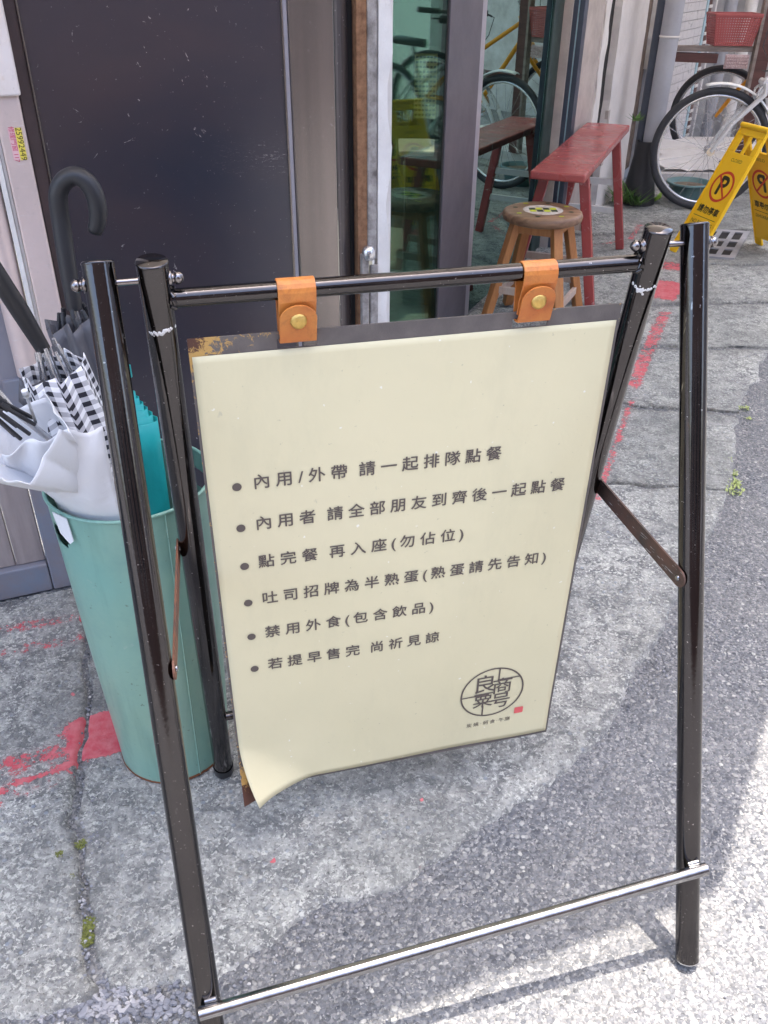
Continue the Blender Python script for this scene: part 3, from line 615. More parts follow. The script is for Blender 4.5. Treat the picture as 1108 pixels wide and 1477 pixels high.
# tiled wall beyond
tw = thing('tiled_wall', 'white tiled wall between the downpipe and the wooden rack', 'wall', (1.74, 6.47, 0))
TT, TN = ang(31.5); tO = TW(7.07, -1.18)
def TL2(s, o, z): return tO+TT*s+TN*o+UPZ*z
mb = MB(); mb.box(TL2(0.80, -0.03, 1.3), (1.75, 0.05, 2.6), (TT, TN, UPZ)); mb.build('backing', M['grout'], tw)
mb = MB(); mb.box((0, 0, 0), (0.1075, 0.008, 0.0575), (TT, TN, UPZ)); t0 = mb.build('tile', M['tile'], tw, 0.0015)
t0.location = TL2(0.056, 0.0, 0.02+0.0305); first = True
t0m = t0
for r in range(24):
    for c in range(12):
        if r == 0 and c == 0: continue
        o = t0m.copy(); COL.objects.link(o); o.parent = tw
        o.location = TL2(0.056+c*0.111, 0.0+random.uniform(-.0012, .0012), 0.02+0.0305+r*0.061)
mb = MB(); mb.box(TL2(1.365, 0.004, 1.3), (0.05, 0.014, 2.6), (TT, TN, UPZ)); mb.build('corner_strip', M['skystrip'], tw, 0.002)
mb = MB(); mb.box(TL2(1.45, 0.0, 1.3), (0.11, 0.012, 2.6), (TT, TN, UPZ))
mb.build('brown_strip', M['brownwood'], tw)
mb = MB()
for k in range(30): mb.box(TL2(1.45, 0.010, 0.1+k*0.065), (0.10, 0.010, 0.022), (TT, TN, UPZ))
mb.build('white_slat', M['whitepaint'], tw, kind='stuff')
# downpipe
dp = thing('downpipe', 'grey plastic downpipe standing in front of the tiled wall', 'pipe', (1.735, 6.08, 0))
mb = MB(); mb.tube([(1.735, 6.08, 0.30), (1.742, 6.08, 2.6)], 0.058, 28); mb.build('pipe', M['pipe'], dp)
mb = MB(); mb.lathe((1.70, 6.08, 0.0), [(0.115, 0.004), (0.11, 0.06), (0.085, 0.20), (0.066, 0.33), (0.062, 0.40)], 28); mb.build('boot', M['rubberblack'], dp)
mb = MB(); mb.lathe((1.738, 6.08, 1.0), [(0.060, -0.006), (0.063, -0.004), (0.063, 0.004), (0.060, 0.006)], 28); mb.build('clip', M['whitepaint'], dp)
mb = MB(); mb.tube([(1.685, 6.16, 0.02), (1.69, 6.16, 2.6)], 0.035, 16); mb.build('rear_pipe', M['navyframe'], dp)
# far pipes and wall at the end
bw = thing('back_wall', 'pale wall far back behind the bicycles', 'wall', (3.4, 8.6, 0))
mb = MB(); mb.box((3.9, 8.7, 1.4), (3.6, 0.1, 2.8)); mb.build('wall_face', M['plaster'], bw)
for k in range(6):
    mb = MB(); xx = 2.72+0.17*k; mb.tube([(xx, 8.45, 0.02), (xx, 8.45, 2.8)], 0.052, 18)
    o = mb.build('wall_pipe', [M['whitepaint'], M['pipe']][k % 2], None)
    tag(o, ['leftmost white pipe on the back wall above the basket', 'leftmost grey pipe on the back wall, second in the row', 'white pipe third from the left on the back wall', 'grey pipe fourth from the left on the back wall', 'white pipe fifth from the left behind the rack post', 'last grey pipe on the back wall behind the rack post'][k], 'pipe', 'pipes on the back wall')
# ------------------------------------------------------------------ low plaster step with the yellow bicycle, wooden rack, basket
stp = MB(); stp.box((2.75, 7.35, 0.048), (1.75, 1.5, 0.10)); o = stp.build('step', M['plaster'], None, 0.01, kind='structure')
tag(o, 'low pale plaster step under the yellow bicycle')
sh = MB(); G = np.array([[(1.98+0.5*a/14+0.05*math.sin(b), 6.62+0.30*b/14, 0.11+0.16*(b/14)**1.3+0.025*vnoise(np.array(a*.7), np.array(b*.8), 5)) for b in range(15)] for a in range(15)], dtype=float); sh.grid(G)
o = sh.build('plastic_sheet', cloth('crumpled_plastic', (0.62, 0.60, 0.60), (0.8, 0.8, 0.8), 0.25), None); tag(o, 'crumpled pale plastic sheet lying on the step behind the silver wheel', 'sheet')
rk = thing('wooden_rack', 'maroon wooden rack of posts and rails behind the bicycles', 'rack', (2.45, 6.75, 0))
mb = MB(); mb.bar((1.815, 6.62, 0.893), (2.46, 6.62, 0.893), 0.05, 0.035); mb.build('upper_rail', M['greywood'], rk, 0.003)
mb = MB(); mb.bar((1.80, 6.63, 0.845), (2.24, 6.63, 0.833), 0.05, 0.058); mb.build('lower_rail', M['brownwood'], rk, 0.003)
mb = MB(); mb.bar((1.81, 6.50, 0.89), (1.81, 6.60, 0.89), 0.045, 0.045); mb.bar((1.775, 6.50, 0.80), (1.775, 6.50, 0.905), 0.04, 0.04); mb.build('end_bracket', M['brownwood'], rk, 0.003)
mb = MB(); mb.bar((2.53, 6.60, 0.10), (2.53, 6.60, 1.9), 0.085, 0.06, (0, 1, 0)); mb.build('post', M['brownwood'], rk, 0.003)
mb = MB(); mb.bar((2.475, 6.585, 0.10), (2.475, 6.585, 1.9), 0.022, 0.05, (0, 1, 0)); mb.build('batten', M['greywood'], rk, 0.002)
mb = MB(); mb.bar((2.56, 6.62, 0.62), (3.7, 6.75, 0.62), 0.05, 0.05); mb.build('lower_rail', M['brownwood'], rk, 0.003)
mb = MB(); mb.bar((2.56, 6.62, 1.22), (3.7, 6.75, 1.22), 0.05, 0.10); mb.build('upper_rail', M['brownwood'], rk, 0.003)
bk = thing('basket', 'red perforated plastic basket standing on the wooden rack', 'basket', (2.31, 6.66, 0.912))
bz = 0.912
def BK(a, b, h): k = 0.80+0.20*h; return Vector((2.315+a*0.155*k, 6.66+b*0.10*k, bz+0.182*h))
mb = MB()
for side in range(4):
    n = 17 if side % 2 == 0 else 9
    for i in range(n+1):
        q = -1+2*i/n; P = [(q, -1), (1, q), (q, 1), (-1, q)][side]
        mb.bar(BK(*P, 0), BK(*P, 0.97), 0.007, 0.003, (0, 1, 0) if side % 2 == 0 else (1, 0, 0))
    for j in range(12):
        h = 0.04+j*0.082; A = [(-1, -1), (1, -1), (1, 1), (-1, 1)]
        mb.bar(BK(*A[side], h), BK(*A[(side+1) % 4], h), 0.003, 0.006)
mb.build('lattice', M['basket'], bk)
mb = MB(); A = [(-1, -1), (1, -1), (1, 1), (-1, 1)]
for s_ in range(4): mb.bar(BK(*A[s_], 1.0), BK(*A[(s_+1) % 4], 1.0), 0.012, 0.016)
mb.build('rim', M['basket'], bk, 0.003)
mb = MB(); mb.box(BK(0, 0, 0.0)+Vector((0, 0, 0.003)), (0.25, 0.16, 0.006)); mb.build('base', M['basket'], bk)
tr = MB()
for i in range(9):
    for j in range(4): tr.box((2.30+i*0.017, 6.585, 0.79+j*0.018), (0.012, 0.012, 0.012))
tr.box((2.368, 6.60, 0.817), (0.16, 0.012, 0.085)); o = tr.build('plastic_tray', worn('pink_white_plastic', (0.72, 0.58, 0.57), (0.5, 0.3, 0.3), 0.4, 0, 60, 0.8), None, 0.002); tag(o, 'pale pink slotted plastic tray hung under the wooden rack', 'tray')
# ------------------------------------------------------------------ bicycles
def bicycle(label, loc, yaw, R, paint, fendm, fend=True, hb=True, steer=0):
    """yaw: compass angle the bicycle points to; loc: contact point of the front wheel"""
    root = thing('bicycle', label, 'bicycle', loc, 'bicycles parked by the wooden rack')
    fd, sd = ang(yaw); L = Vector(loc); wf, ws = ang(yaw+steer)
    def P(f, s, z): return L+fd*f+sd*s+UPZ*z
    def wheel(c, f_, s_, name='wheel'):
        w_ = MB().tube([c+f_*math.cos(t)*(R-0.021)+UPZ*math.sin(t)*(R-0.021) for t in np.linspace(0, 2*PI, 56, endpoint=False)], 0.021, 12, closed=True).build(name, M['tyre'], root)
        MB().tube([c+f_*math.cos(t)*(R-0.048)+UPZ*math.sin(t)*(R-0.048) for t in np.linspace(0, 2*PI, 56, endpoint=False)], 0.0105, 8, closed=True).build('rim', M['alu'], w_)
        MB().tube([c-s_*0.045, c+s_*0.045], 0.016, 14).tube([c-s_*0.052, c-s_*0.044], 0.026, 14).tube([c+s_*0.044, c+s_*0.052], 0.026, 14).build('hub', M['alu'], w_)
        sp = MB()
        for k in range(28):
            t = 2*PI*k/28; t2 = t+(0.9 if k % 4 < 2 else -0.9); sd_ = 1 if k % 2 else -1
            sp.tube([c+s_*0.03*sd_+(f_*math.cos(t2)+UPZ*math.sin(t2))*0.022, c+(f_*math.cos(t)+UPZ*math.sin(t))*(R-0.055)], 0.0013, 5, caps=False)
        sp.build('spokes', M['alu'], w_, kind='stuff')
        return w_
    c1 = P(0, 0, R); c2 = P(-1.05, 0, R)
    wheel(c1, wf, ws); wheel(c2, fd, sd)
    hx = P(-0.34, 0, 0.93); hl = P(-0.285, 0, 0.80)     # head tube top / bottom
    mb = MB(); crown = P(-0.245, 0, R+0.40)
    for s_ in (-1, 1):
        a = crown+ws*0.052*s_; mb.tube([c1+ws*0.052*s_, c1+ws*0.052*s_-wf*0.028+UPZ*0.05, c1+ws*0.052*s_-wf*0.10+UPZ*0.17, a-wf*0.01-UPZ*0.06, a], [0.010, 0.012, 0.0135, 0.016, 0.017], 14)
    mb.tube([crown-ws*0.058, crown+ws*0.058], 0.019, 12); mb.tube([crown-UPZ*0.0, hl], 0.016, 12)
    mb.build('fork', paint, root)
    if fend:
        mb = MB(); G = []
        for t in np.linspace(0.42*PI, 1.02*PI, 26):
            rr = R+0.028; row = []
            for q in np.linspace(-1, 1, 7): row.append(tuple(c1-wf*math.cos(t)*-1*(rr-0.012*q*q)+UPZ*math.sin(t)*(rr-0.012*q*q)+ws*0.026*q))
            G.append(row)
        G = np.array(G); mb.grid(G)
        f_ = mb.build('fender', fendm, root); so_ = f_.modifiers.new('thick', 'SOLIDIFY'); so_.thickness = 0.003
        mb = MB()
        for s_ in (-1, 1): mb.tube([c1+ws*0.04*s_, c1-wf*(R+0.02)*0.93+UPZ*0.13+ws*0.024*s_], 0.0022, 6)
        each(mb, 'fender_stay', M['alu'], root)
    mb = MB(); mb.tube([crown+ws*0.03-wf*0.02+UPZ*0.01, crown+ws*0.05+wf*0.03-UPZ*0.04, crown+ws*0.045+wf*0.035-UPZ*0.10], 0.008, 8); mb.tube([crown-ws*0.03-wf*0.02+UPZ*0.01, crown-ws*0.05+wf*0.03-UPZ*0.04, crown-ws*0.045+wf*0.035-UPZ*0.10], 0.008, 8)
    each(mb, 'brake', M['alu'], root)
    bb = P(-0.64, 0, 0.29); sc_ = P(-0.80, 0, 0.76)
    mb = MB(); mb.tube([hl-UPZ*0.02+fd*0.008, hx], 0.021, 16); mb.tube([hl+UPZ*0.02, bb], 0.018, 14); mb.tube([hx-UPZ*0.05+fd*0.0, P(-0.77, 0, 0.60)], 0.016, 14); mb.tube([bb, sc_], 0.016, 14)
    for s_ in (-1, 1): mb.tube([bb+sd*0.03*s_, c2+sd*0.06*s_], 0.009, 8); mb.tube([P(-0.78, 0, 0.66)+sd*0.02*s_, c2+sd*0.06*s_], 0.008, 8)
    mb.build('frame', paint, root)
    mb = MB(); mb.tube([hx, hx+UPZ*0.14-fd*0.035], 0.013, 12); q = hx+UPZ*0.14-fd*0.03
    mb.tube([q-ws*0.30-wf*0.12+UPZ*0.03, q-ws*0.20-wf*0.02+UPZ*0.02, q-ws*0.06+wf*0.03, q+ws*0.06+wf*0.03, q+ws*0.20-wf*0.02+UPZ*0.02, q+ws*0.30-wf*0.12+UPZ*0.03], 0.0115, 12)
    h_ = mb.build('handlebar', M['alu'], root)
    mb = MB()
    for s_ in (-1, 1):
        mb.tube([q+ws*0.22*s_-wf*0.035+UPZ*0.022, q+ws*0.32*s_-wf*0.14+UPZ*0.032], 0.017, 12)
        mb.box(q+ws*0.17*s_+wf*0.02+UPZ*0.0, (0.04, 0.05, 0.035), (ws, wf, UPZ)); mb.tube([q+ws*0.17*s_+wf*0.03, q+ws*0.24*s_+wf*0.04-UPZ*0.02, q+ws*0.30*s_-wf*0.03-UPZ*0.015], 0.006, 8)
    each(mb, 'grip', M['rubberblack'], h_)
    mb = MB()
    for s_ in (-1, 1): mb.tube([q+ws*0.17*s_+wf*0.04, q+ws*0.15*s_+wf*0.13-UPZ*0.02, q+ws*0.06*s_+wf*0.16-UPZ*0.12, q+wf*0.09-UPZ*0.24, crown+ws*0.03*s_+wf*0.02+UPZ*0.06], 0.0028, 6)
    each(mb, 'cable', M['rubberblack'], root)
    mb = MB(); mb.tube([sc_, sc_+UPZ*0.10-fd*0.03], 0.013, 10); mb.build('seat_post', M['alu'], root)
    mb = MB(); G = []
    for a in np.linspace(0, 1, 12):
        wd = 0.02+0.07*a**1.5*(1-0.2*a); c = sc_+UPZ*(0.115)-fd*(-0.12+0.26*a)-fd*0.03
        G.append([tuple(c+sd*wd*math.cos(t)+UPZ*(0.028*math.sin(t)+0.01*a)) for t in np.linspace(0, 2*PI, 15)])
    mb.grid(np.array(G)); mb.add([Vector(p) for p in G[-1]], [list(range(15))]); mb.add([Vector(p) for p in G[0]], [list(range(15))]); mb.build('saddle', M['rubberblack'], root)
    mb = MB(); mb.tube([bb-sd*0.07, bb+sd*0.07], 0.014, 10); mb.lathe(bb+sd*0.05, [(0.092, -0.002), (0.092, 0.002), (0.06, 0.002), (0.06, -0.002), (0.092, -0.002)], 28, sd)
    mb.bar(bb+sd*0.075, bb+sd*0.075+fd*0.12-UPZ*0.11, 0.02, 0.01); mb.bar(bb-sd*0.075, bb-sd*0.075-fd*0.12+UPZ*0.11, 0.02, 0.01); mb.build('crankset', M['alu'], root)
    return root
bicycle('silver bicycle with a white front fender beside the yellow floor sign', (2.059, 5.903, 0.006), -84, 0.368, M['silverpaint'], M['fender'])
bicycle('yellow bicycle on the step, partly hidden behind the silver bicycle', (2.41, 6.90, 0.10), -64, 0.335, M['yellowbike'], M['fender'], fend=False)
# planter pot
pt = thing('planter_pot', 'shallow teal plastic planter behind the silver front wheel', 'pot', (2.05, 6.13, 0.006))
mb = MB(); mb.lathe((2.05, 6.13, 0.006), [(0.0, 0.0), (0.105, 0.0), (0.115, 0.05), (0.133, 0.115), (0.152, 0.118), (0.154, 0.128), (0.150, 0.132), (0.130, 0.130), (0.124, 0.10), (0.0, 0.10)], 36); mb.build('pot', M['pot'], pt)
mb = MB(); mb.lathe((2.05, 6.13, 0.006), [(0.0, 0.112), (0.06, 0.110), (0.123, 0.103)], 24); mb.build('soil', M['soil'], pt)
# ------------------------------------------------------------------ yellow floor sign
fs = thing('floor_sign', 'yellow folding no parking floor sign in front of the silver bicycle', 'floor sign', (1.93, 4.86, 0.006))
tc = Vector((1.925, 4.89, 0.665)); wd = Vector((0.32, -0.95, 0)).normalized()
def leaf(foot, sgn, nm):
    foot = Vector(foot); dn = (foot-tc); Ln = dn.length; dn.normalize(); nr = dn.cross(wd); nr.normalize(); nr = -nr if nr.x > 0 else nr
    W1, W2 = 0.125, 0.105
    def Q(a, b, o=0.0):  # a -1..1 across, b 0..Ln down
        return tc+wd*a*(W2+(W1-W2)*min(b/0.3, 1))+dn*b+nr*o
    mb = MB(); nseg = 12
    # body with a grip opening near the top: strips round the hole
    def slab(a0, a1, b0, b1, d=0.014):
        vs = [Q(a0, b0), Q(a1, b0), Q(a1, b1), Q(a0, b1)]; vs += [v-nr*d for v in vs]
        mb.add(vs, [(0, 1, 2, 3), (7, 6, 5, 4), (0, 4, 5, 1), (1, 5, 6, 2), (2, 6, 7, 3), (3, 7, 4, 0)])
    slab(-1, 1, 0.0, 0.045); slab(-1, -0.58, 0.045, 0.135); slab(0.58, 1, 0.045, 0.135); slab(-0.08, 0.08, 0.045, 0.135); slab(-1, 1, 0.135, Ln-0.05); slab(-1, -0.6, Ln-0.05, Ln); slab(0.6, 1, Ln-0.05, Ln)
    o = mb.build('panel', M['yellow'], fs, 0.003)
    mb = MB()
    for s_ in (-1, 1): vs = [Q(s_*0.93, 0.01, 0.0), Q(s_*1.0, 0.01, 0.0), Q(s_*1.0, Ln-0.01, 0.0), Q(s_*0.93, Ln-0.01, 0.0)]; vs += [v+nr*0.006 for v in vs]; mb.add(vs, [(0, 1, 2, 3), (7, 6, 5, 4), (0, 4, 5, 1), (1, 5, 6, 2), (2, 6, 7, 3), (3, 7, 4, 0)])
    each(mb, 'edge_rib', M['yellow'], o, 0.001)
    # printing
    X = wd*(1 if sgn > 0 else -1); Y = -dn; C = Q(0, 0.315, 0.0006)
    mb = MB(); n = 40; vs = []
    for k in range(n):
        t = 2*PI*k/n; vs += [C+(X*math.cos(t)+Y*math.sin(t))*0.083, C+(X*math.cos(t)+Y*math.sin(t))*0.069]
    mb.add(vs, [(2*k, 2*((k+1) % n), 2*((k+1) % n)+1, 2*k+1) for k in range(n)])
    d1 = (X-Y).normalized() if sgn > 0 else (X-Y).normalized(); d2 = (X+Y).normalized()
    mb.add([C+nr*0.0006+d1*0.072+d2*0.006, C+nr*0.0006+d1*0.072-d2*0.006, C+nr*0.0006-d1*0.072-d2*0.006, C+nr*0.0006-d1*0.072+d2*0.006], [(0, 1, 2, 3)])
    mb.build('prohibition_ring', M['signred'], o)
    text_mesh('p', 'P', 0.14, C, X, Y, nr, None, None, bold=0.004).build('letter', M['signblack'], o)
    text_mesh('p', '請勿停車', 0.044, Q(0, 0.45, 0.0006), X, Y, nr, None, None, bold=0.0012).build('lettering', M['signblack'], o)
    text_mesh('p', 'NO PARKING', 0.030, Q(0, 0.52, 0.0006), X, Y, nr, None, None).build('lettering', M['signblack'], o)
    text_mesh('p', 'CLOSED', 0.024, Q(0, 0.175, 0.0006), X, Y, nr, None, None).build('lettering', M['signblack'], o)
    mb = MB(); a, b = Q(-0.75, 0.487, 0.0006), Q(0.75, 0.487, 0.0006); mb.add([a, b, b+dn*0.003, a+dn*0.003], [(0, 1, 2, 3)]); mb.build('rule', M['signblack'], o)
leaf((1.655, 4.84, 0.008), 1, 'a'); leaf((2.20, 4.98, 0.008), -1, 'b')
mb = MB(); mb.tube([tc-wd*0.108+UPZ*0.002, tc+wd*0.108+UPZ*0.002], 0.014, 14); mb.build('hinge', M['yellow'], fs)
# drain cover
dc = thing('drain_cover', 'grey slotted drain cover behind the yellow sign foot', 'drain cover', (1.93, 5.08, 0.012))
P4 = [Vector((1.665, 4.84, 0)), Vector((1.95, 5.40, 0)), Vector((2.21, 5.39, 0)), Vector((1.925, 4.78, 0))]
ex = (P4[3]-P4[0]); ey = (P4[1]-P4[0]); nz = UPZ
mb = MB(); lx = [0.0, 0.14, 0.32, 0.42, 0.60, 0.70, 0.88, 1.0]; ly = [0, 0.08, 0.28, 0.36, 0.56, 0.64, 0.92, 1.0]
for i in range(7):
    for j in range(7):
        if i % 2 == 1 and j % 2 == 1: continue
        q = [P4[0]+ex*a+ey*b+UPZ*0.018 for a, b in ((lx[i], ly[j]), (lx[i+1], ly[j]), (lx[i+1], ly[j+1]), (lx[i], ly[j+1]))]; mb.add(q+[p-UPZ*0.02 for p in q], [(0, 1, 2, 3), (0, 4, 5, 1), (1, 5, 6, 2), (2, 6, 7, 3), (3, 7, 4, 0)])
mb.build('grate', M['ironcover'], dc)
mb = MB(); mb.add([P4[0]+UPZ*0.012, P4[1]+UPZ*0.012, P4[2]+UPZ*0.012, P4[3]+UPZ*0.012], [(0, 1, 2, 3)]); mb.build('slot_dark', M['black'], dc)
# ------------------------------------------------------------------ red bench
bd, bs = ang(20.8); bc = Vector((0.983, 4.575, 0))
bn = thing('bench', 'long red painted wooden bench with peeling paint, along the shop wall', 'bench', bc)
def BN(l, w_, z): return bc+bd*l+bs*w_+UPZ*z
G = MB(); nl_, nw_ = 40, 8
top = np.array([[tuple(BN(-0.70+1.40*i/nl_, -0.118+0.236*j/nw_, 0.630+0.002*float(fbm(np.array([i*.5]), np.array([j*.7]), 3, 4)[0]))) for j in range(nw_+1)] for i in range(nl_+1)])
mb = MB(); mb.box(BN(0, 0, 0.612), (1.40, 0.24, 0.036), (bd, bs, UPZ)); mb.build('seat', M['benchred'], bn, 0.008, seg=3)
for l0, l1 in ((-0.50, -0.56), (0.46, 0.49)):
    for s_ in (-1, 1):
        mb = MB(); mb.bar(BN(l0, 0.085*s_, 0.593), BN(l1, (0.19 if l0 > 0 else 0.20)*s_, 0.010), 0.045, 0.035, bd); mb.build('leg', M['benchred'], bn, 0.004)
    for z in (0.37, 0.22):
        k = (0.593-z)/0.583; ll = l0+(l1-l0)*k; ww = 0.085+0.105*k
        mb = MB(); mb.bar(BN(ll, -ww, z), BN(ll, ww, z), 0.02, 0.032); mb.build('rung', M['whitepaint'] if l0 > 0 else M['palewood'], bn, 0.002)
mb = MB(); mb.bar(BN(-0.50, 0, 0.57), BN(0.46, 0, 0.57), 0.03, 0.03); mb.build('rail', M['benchred'], bn)
# ------------------------------------------------------------------ stool
sc0 = Vector((0.668, 3.80, 0))
stl = thing('stool', 'round wooden stool with orange brown legs beside the red bench', 'stool', sc0)
mb = MB(); mb.lathe(sc0, [(0.0, 0.462), (0.155, 0.462), (0.168, 0.468), (0.171, 0.485), (0.166, 0.497), (0.155, 0.502), (0.0, 0.5025)], 48); mb.build('seat', M['stooltop'], stl)
mb = MB(); mb.lathe(sc0, [(0.0, 0.5034), (0.085, 0.5034)], 32); wp = mb.build('worn_patch', None or worn('worn_white_patch', (0.62, 0.58, 0.55), (0.36, 0.27, 0.22), 0.6, 0, 30, 1.0), stl)
mb = MB()
for i in range(4):
    for j in range(2):
        if (i+j) % 2 == 0: mb.box(sc0+Vector((-0.045+i*0.03, -0.018+j*0.036, 0.5042)), (0.026, 0.030, 0.0008))
for k in range(4):
    t = k*PI/2+0.5; mb.box(sc0+Vector((0.125*math.cos(t), 0.125*math.sin(t), 0.5042)), (0.02, 0.012, 0.0008))
each(mb, 'yellow_mark', plain('yellow_green_mark', (0.55, 0.60, 0.04), 0.5), stl)
mb = MB()
for k in range(4):
    t = k*PI/2+1.25; mb.lathe(sc0+Vector((0.12*math.cos(t), 0.12*math.sin(t), 0)), [(0, 0.5045), (0.011, 0.5045)], 12)
for i in range(4):
    for j in range(2):
        if (i+j) % 2 == 1: mb.box(sc0+Vector((-0.045+i*0.03, -0.018+j*0.036, 0.5042)), (0.026, 0.030, 0.0008))
each(mb, 'dark_mark', plain('dark_green_mark', (0.04, 0.055, 0.03), 0.5), stl)
fa = [200, 290, 20, 110]; ft = []
for a in fa:
    d = Vector((math.cos(math.radians(a)), math.sin(math.radians(a)), 0)); A = sc0+d*0.125+UPZ*0.46; B_ = sc0+d*0.245+UPZ*0.010; ft.append((A, B_))
    mb = MB(); mb.bar(A, B_, 0.042, 0.034, d); mb.build('leg', M['stoolwood'], stl, 0.003)
for i in range(4):
    A, B_ = ft[i]; C_, D_ = ft[(i+1) % 4]
    mb = MB(); mb.bar(A.lerp(B_, 0.05), C_.lerp(D_, 0.05), 0.02, 0.035); mb.build('apron', M['stoolwood'], stl, 0.002)
    k = 0.62+0.10*(i % 2); mb = MB(); mb.bar(A.lerp(B_, k), C_.lerp(D_, k), 0.018, 0.032); mb.build('stretcher', M['palewood'], stl, 0.002)
# ------------------------------------------------------------------ sign stand (folding A frame)
ss = thing('sign_stand', 'black chrome folding A-frame stand on four tube legs, carrying the khaki sign', 'sign stand', (0.05, 1.05, 0))
LG = {'fL': ((-0.236, 0.612, 0.0), (-0.335, 0.997, 1.115)), 'fR': ((0.515, 0.805, 0.0), (0.416, 1.191, 1.115)),
      'rL': ((-0.323, 1.194, 0.0), (-0.273, 1.000, 1.116)), 'rR': ((0.310, 1.357, 0.0), (0.360, 1.164, 1.116))}
def lerp3(k, f): a, b = [Vector(q) for q in LG[k]]; return a+(b-a)*f
EU = Vector((0.9683, 0.2497, 0)).normalized(); OUT = Vector((0.2497, -0.9683, 0)).normalized()
for k in ('fL', 'fR', 'rL', 'rR'):
    a, b = [Vector(q) for q in LG[k]]; d = (b-a).normalized(); r = 0.0188
    f0 = a+d*((0.012+ (0.006 if k[0] == 'r' else 0))/d.z)
    mb = MB(); mb.tube([f0, b], r, 32, caps=False); lg = mb.build('leg', M['chrome'], ss)
    mb = MB(); mb.lathe(b, [(r, -0.002), (r+0.0006, 0.0), (r-0.001, 0.0022), (0, 0.003)], 28, d); mb.build('end_cap', M['chrome'], lg)
    if k[0] == 'f':
        mb = MB(); mb.lathe(f0, [(r-0.0018, -0.0005), (r+0.0002, -0.0008), (r+0.0003, 0.0015)], 28, d); mb.build('foot_edge', M['alu'], lg); continue
    mb = MB(); mb.lathe(f0, [(0, -0.006), (r-0.002, -0.006), (r+0.0015, 0.0), (r+0.0015, 0.02)], 28, d); mb.build('foot_cap', M['rubberblack'], lg)
# pivots: bolt through each pair of tubes with a spacer and dome nuts
for s_, F_, R_ in ((-1, 'fL', 'rL'), (1, 'fR', 'rR')):
    A = lerp3(F_, 1.093/1.115); B_ = lerp3(R_, 1.093/1.115)-UPZ*0.0
    d = (A-B_).normalized()
    mb = MB(); mb.tube([A+d*0.03, B_-d*0.03], 0.0042, 12)
    for c, e in ((A, d), (B_, -d)): mb.lathe(c+e*0.017, [(0.0095, 0.0), (0.0095, 0.003), (0.0062, 0.0035), (0.0062, 0.007), (0.0078, 0.0072), (0.0078, 0.012), (0.0045, 0.0165), (0.0, 0.0175)], 16, e)
    mb.build('pivot_bolt', M['nut'], ss)
tb0, tb1 = Vector((-0.2755, 1.0088, 1.068)), Vector((0.358, 1.1719, 1.0697))
mb = MB(); mb.tube([tb0, tb1], 0.0118, 24); mb.build('top_bar', M['chrome'], ss)
mb = MB()
for c, e in ((tb0, 1), (tb1, -1)):
    for k in range(9):
        t = k/9*2*PI; mb.tube([c+EU*e*(0.015+0.002*(k % 3))+(UPZ*math.cos(t)+OUT*math.sin(t))*0.0115, c+EU*e*(0.021)+(UPZ*math.cos(t+.5)+OUT*math.sin(t+.5))*0.012], 0.0032, 7)
mb.build('weld', M['chrome'], ss, kind='stuff')
bb0, bb1 = Vector((-0.2481, 0.6597, 0.161))+OUT*0.021, Vector((0.4993, 0.8666, 0.194))+OUT*0.021
e_ = (bb1-bb0).normalized()
mb = MB(); mb.tube([bb0-e_*0.012, bb1+e_*0.016], 0.0098, 20); mb.build('bottom_bar', M['bright'], ss)
mb = MB()
for c in (bb0+e_*.006, bb1-e_*.002):
    mb.tube([c-OUT*0.012+UPZ*0.006+e_*-.008, c-OUT*0.010+UPZ*0.009+e_*.008], 0.0045, 8)
each(mb, 'weld', M['bright'], ss)
rb0, rb1 = lerp3('rL', 0.18), lerp3('rR', 0.18); mb = MB(); mb.tube([rb0, rb1], 0.0085, 16); mb.build('rear_bar', M['chrome'], ss)
def brace(F_, R_, zf, zr, name, mat, off):
    A = lerp3(F_, zf/1.115)+off; B_ = lerp3(R_, zr/1.116)-off; d = (B_-A).normalized(); L_ = (B_-A).length; N_ = EU*1.0; N_ = (N_-d*N_.dot(d)).normalized(); W_ = d.cross(N_)
    n = 8; w2 = 0.0148; poly = []
    for k in range(n+1): t = -PI/2+PI*k/n; poly.append((-w2*math.cos(t), w2*math.sin(t)))
    poly = [(p[0], p[1]) for p in poly][::-1]
    for k in range(n+1): t = -PI/2+PI*k/n; poly.append((L_+w2*math.cos(t), w2*math.sin(t)))
    mb = MB(); mb.prism(poly, A-N_*0.0015, d, W_, N_, 0.003); o = mb.build('brace', mat, ss)
    mb = MB()
    for c in (A, B_):
        mb.lathe(c-N_*0.002, [(0.0048, 0.0), (0.0045, -0.002), (0.002, -0.003), (0.0, -0.0022)], 14, N_); mb.lathe(c+N_*0.002, [(0.0048, 0.0), (0.0045, 0.002), (0.002, 0.003), (0.0, 0.0022)], 14, N_)
    each(mb, 'rivet', M['bright'], o)
M['brace'] = worn('scuffed_black_bar', (0.045, 0.038, 0.036), (0.20, 0.09, 0.06), 0.45, 0.4, 20, 0.6, scratch=0.5)
brace('fR', 'rR', 0.646, 0.672, 'r', M['brace'], -EU*0.0205)
brace('fL', 'rL', 0.632, 0.655, 'l', worn('rusty_bar', (0.07, 0.06, 0.06), (0.30, 0.12, 0.06), 0.5, 0.4, 16, 0.9), EU*0.0205)
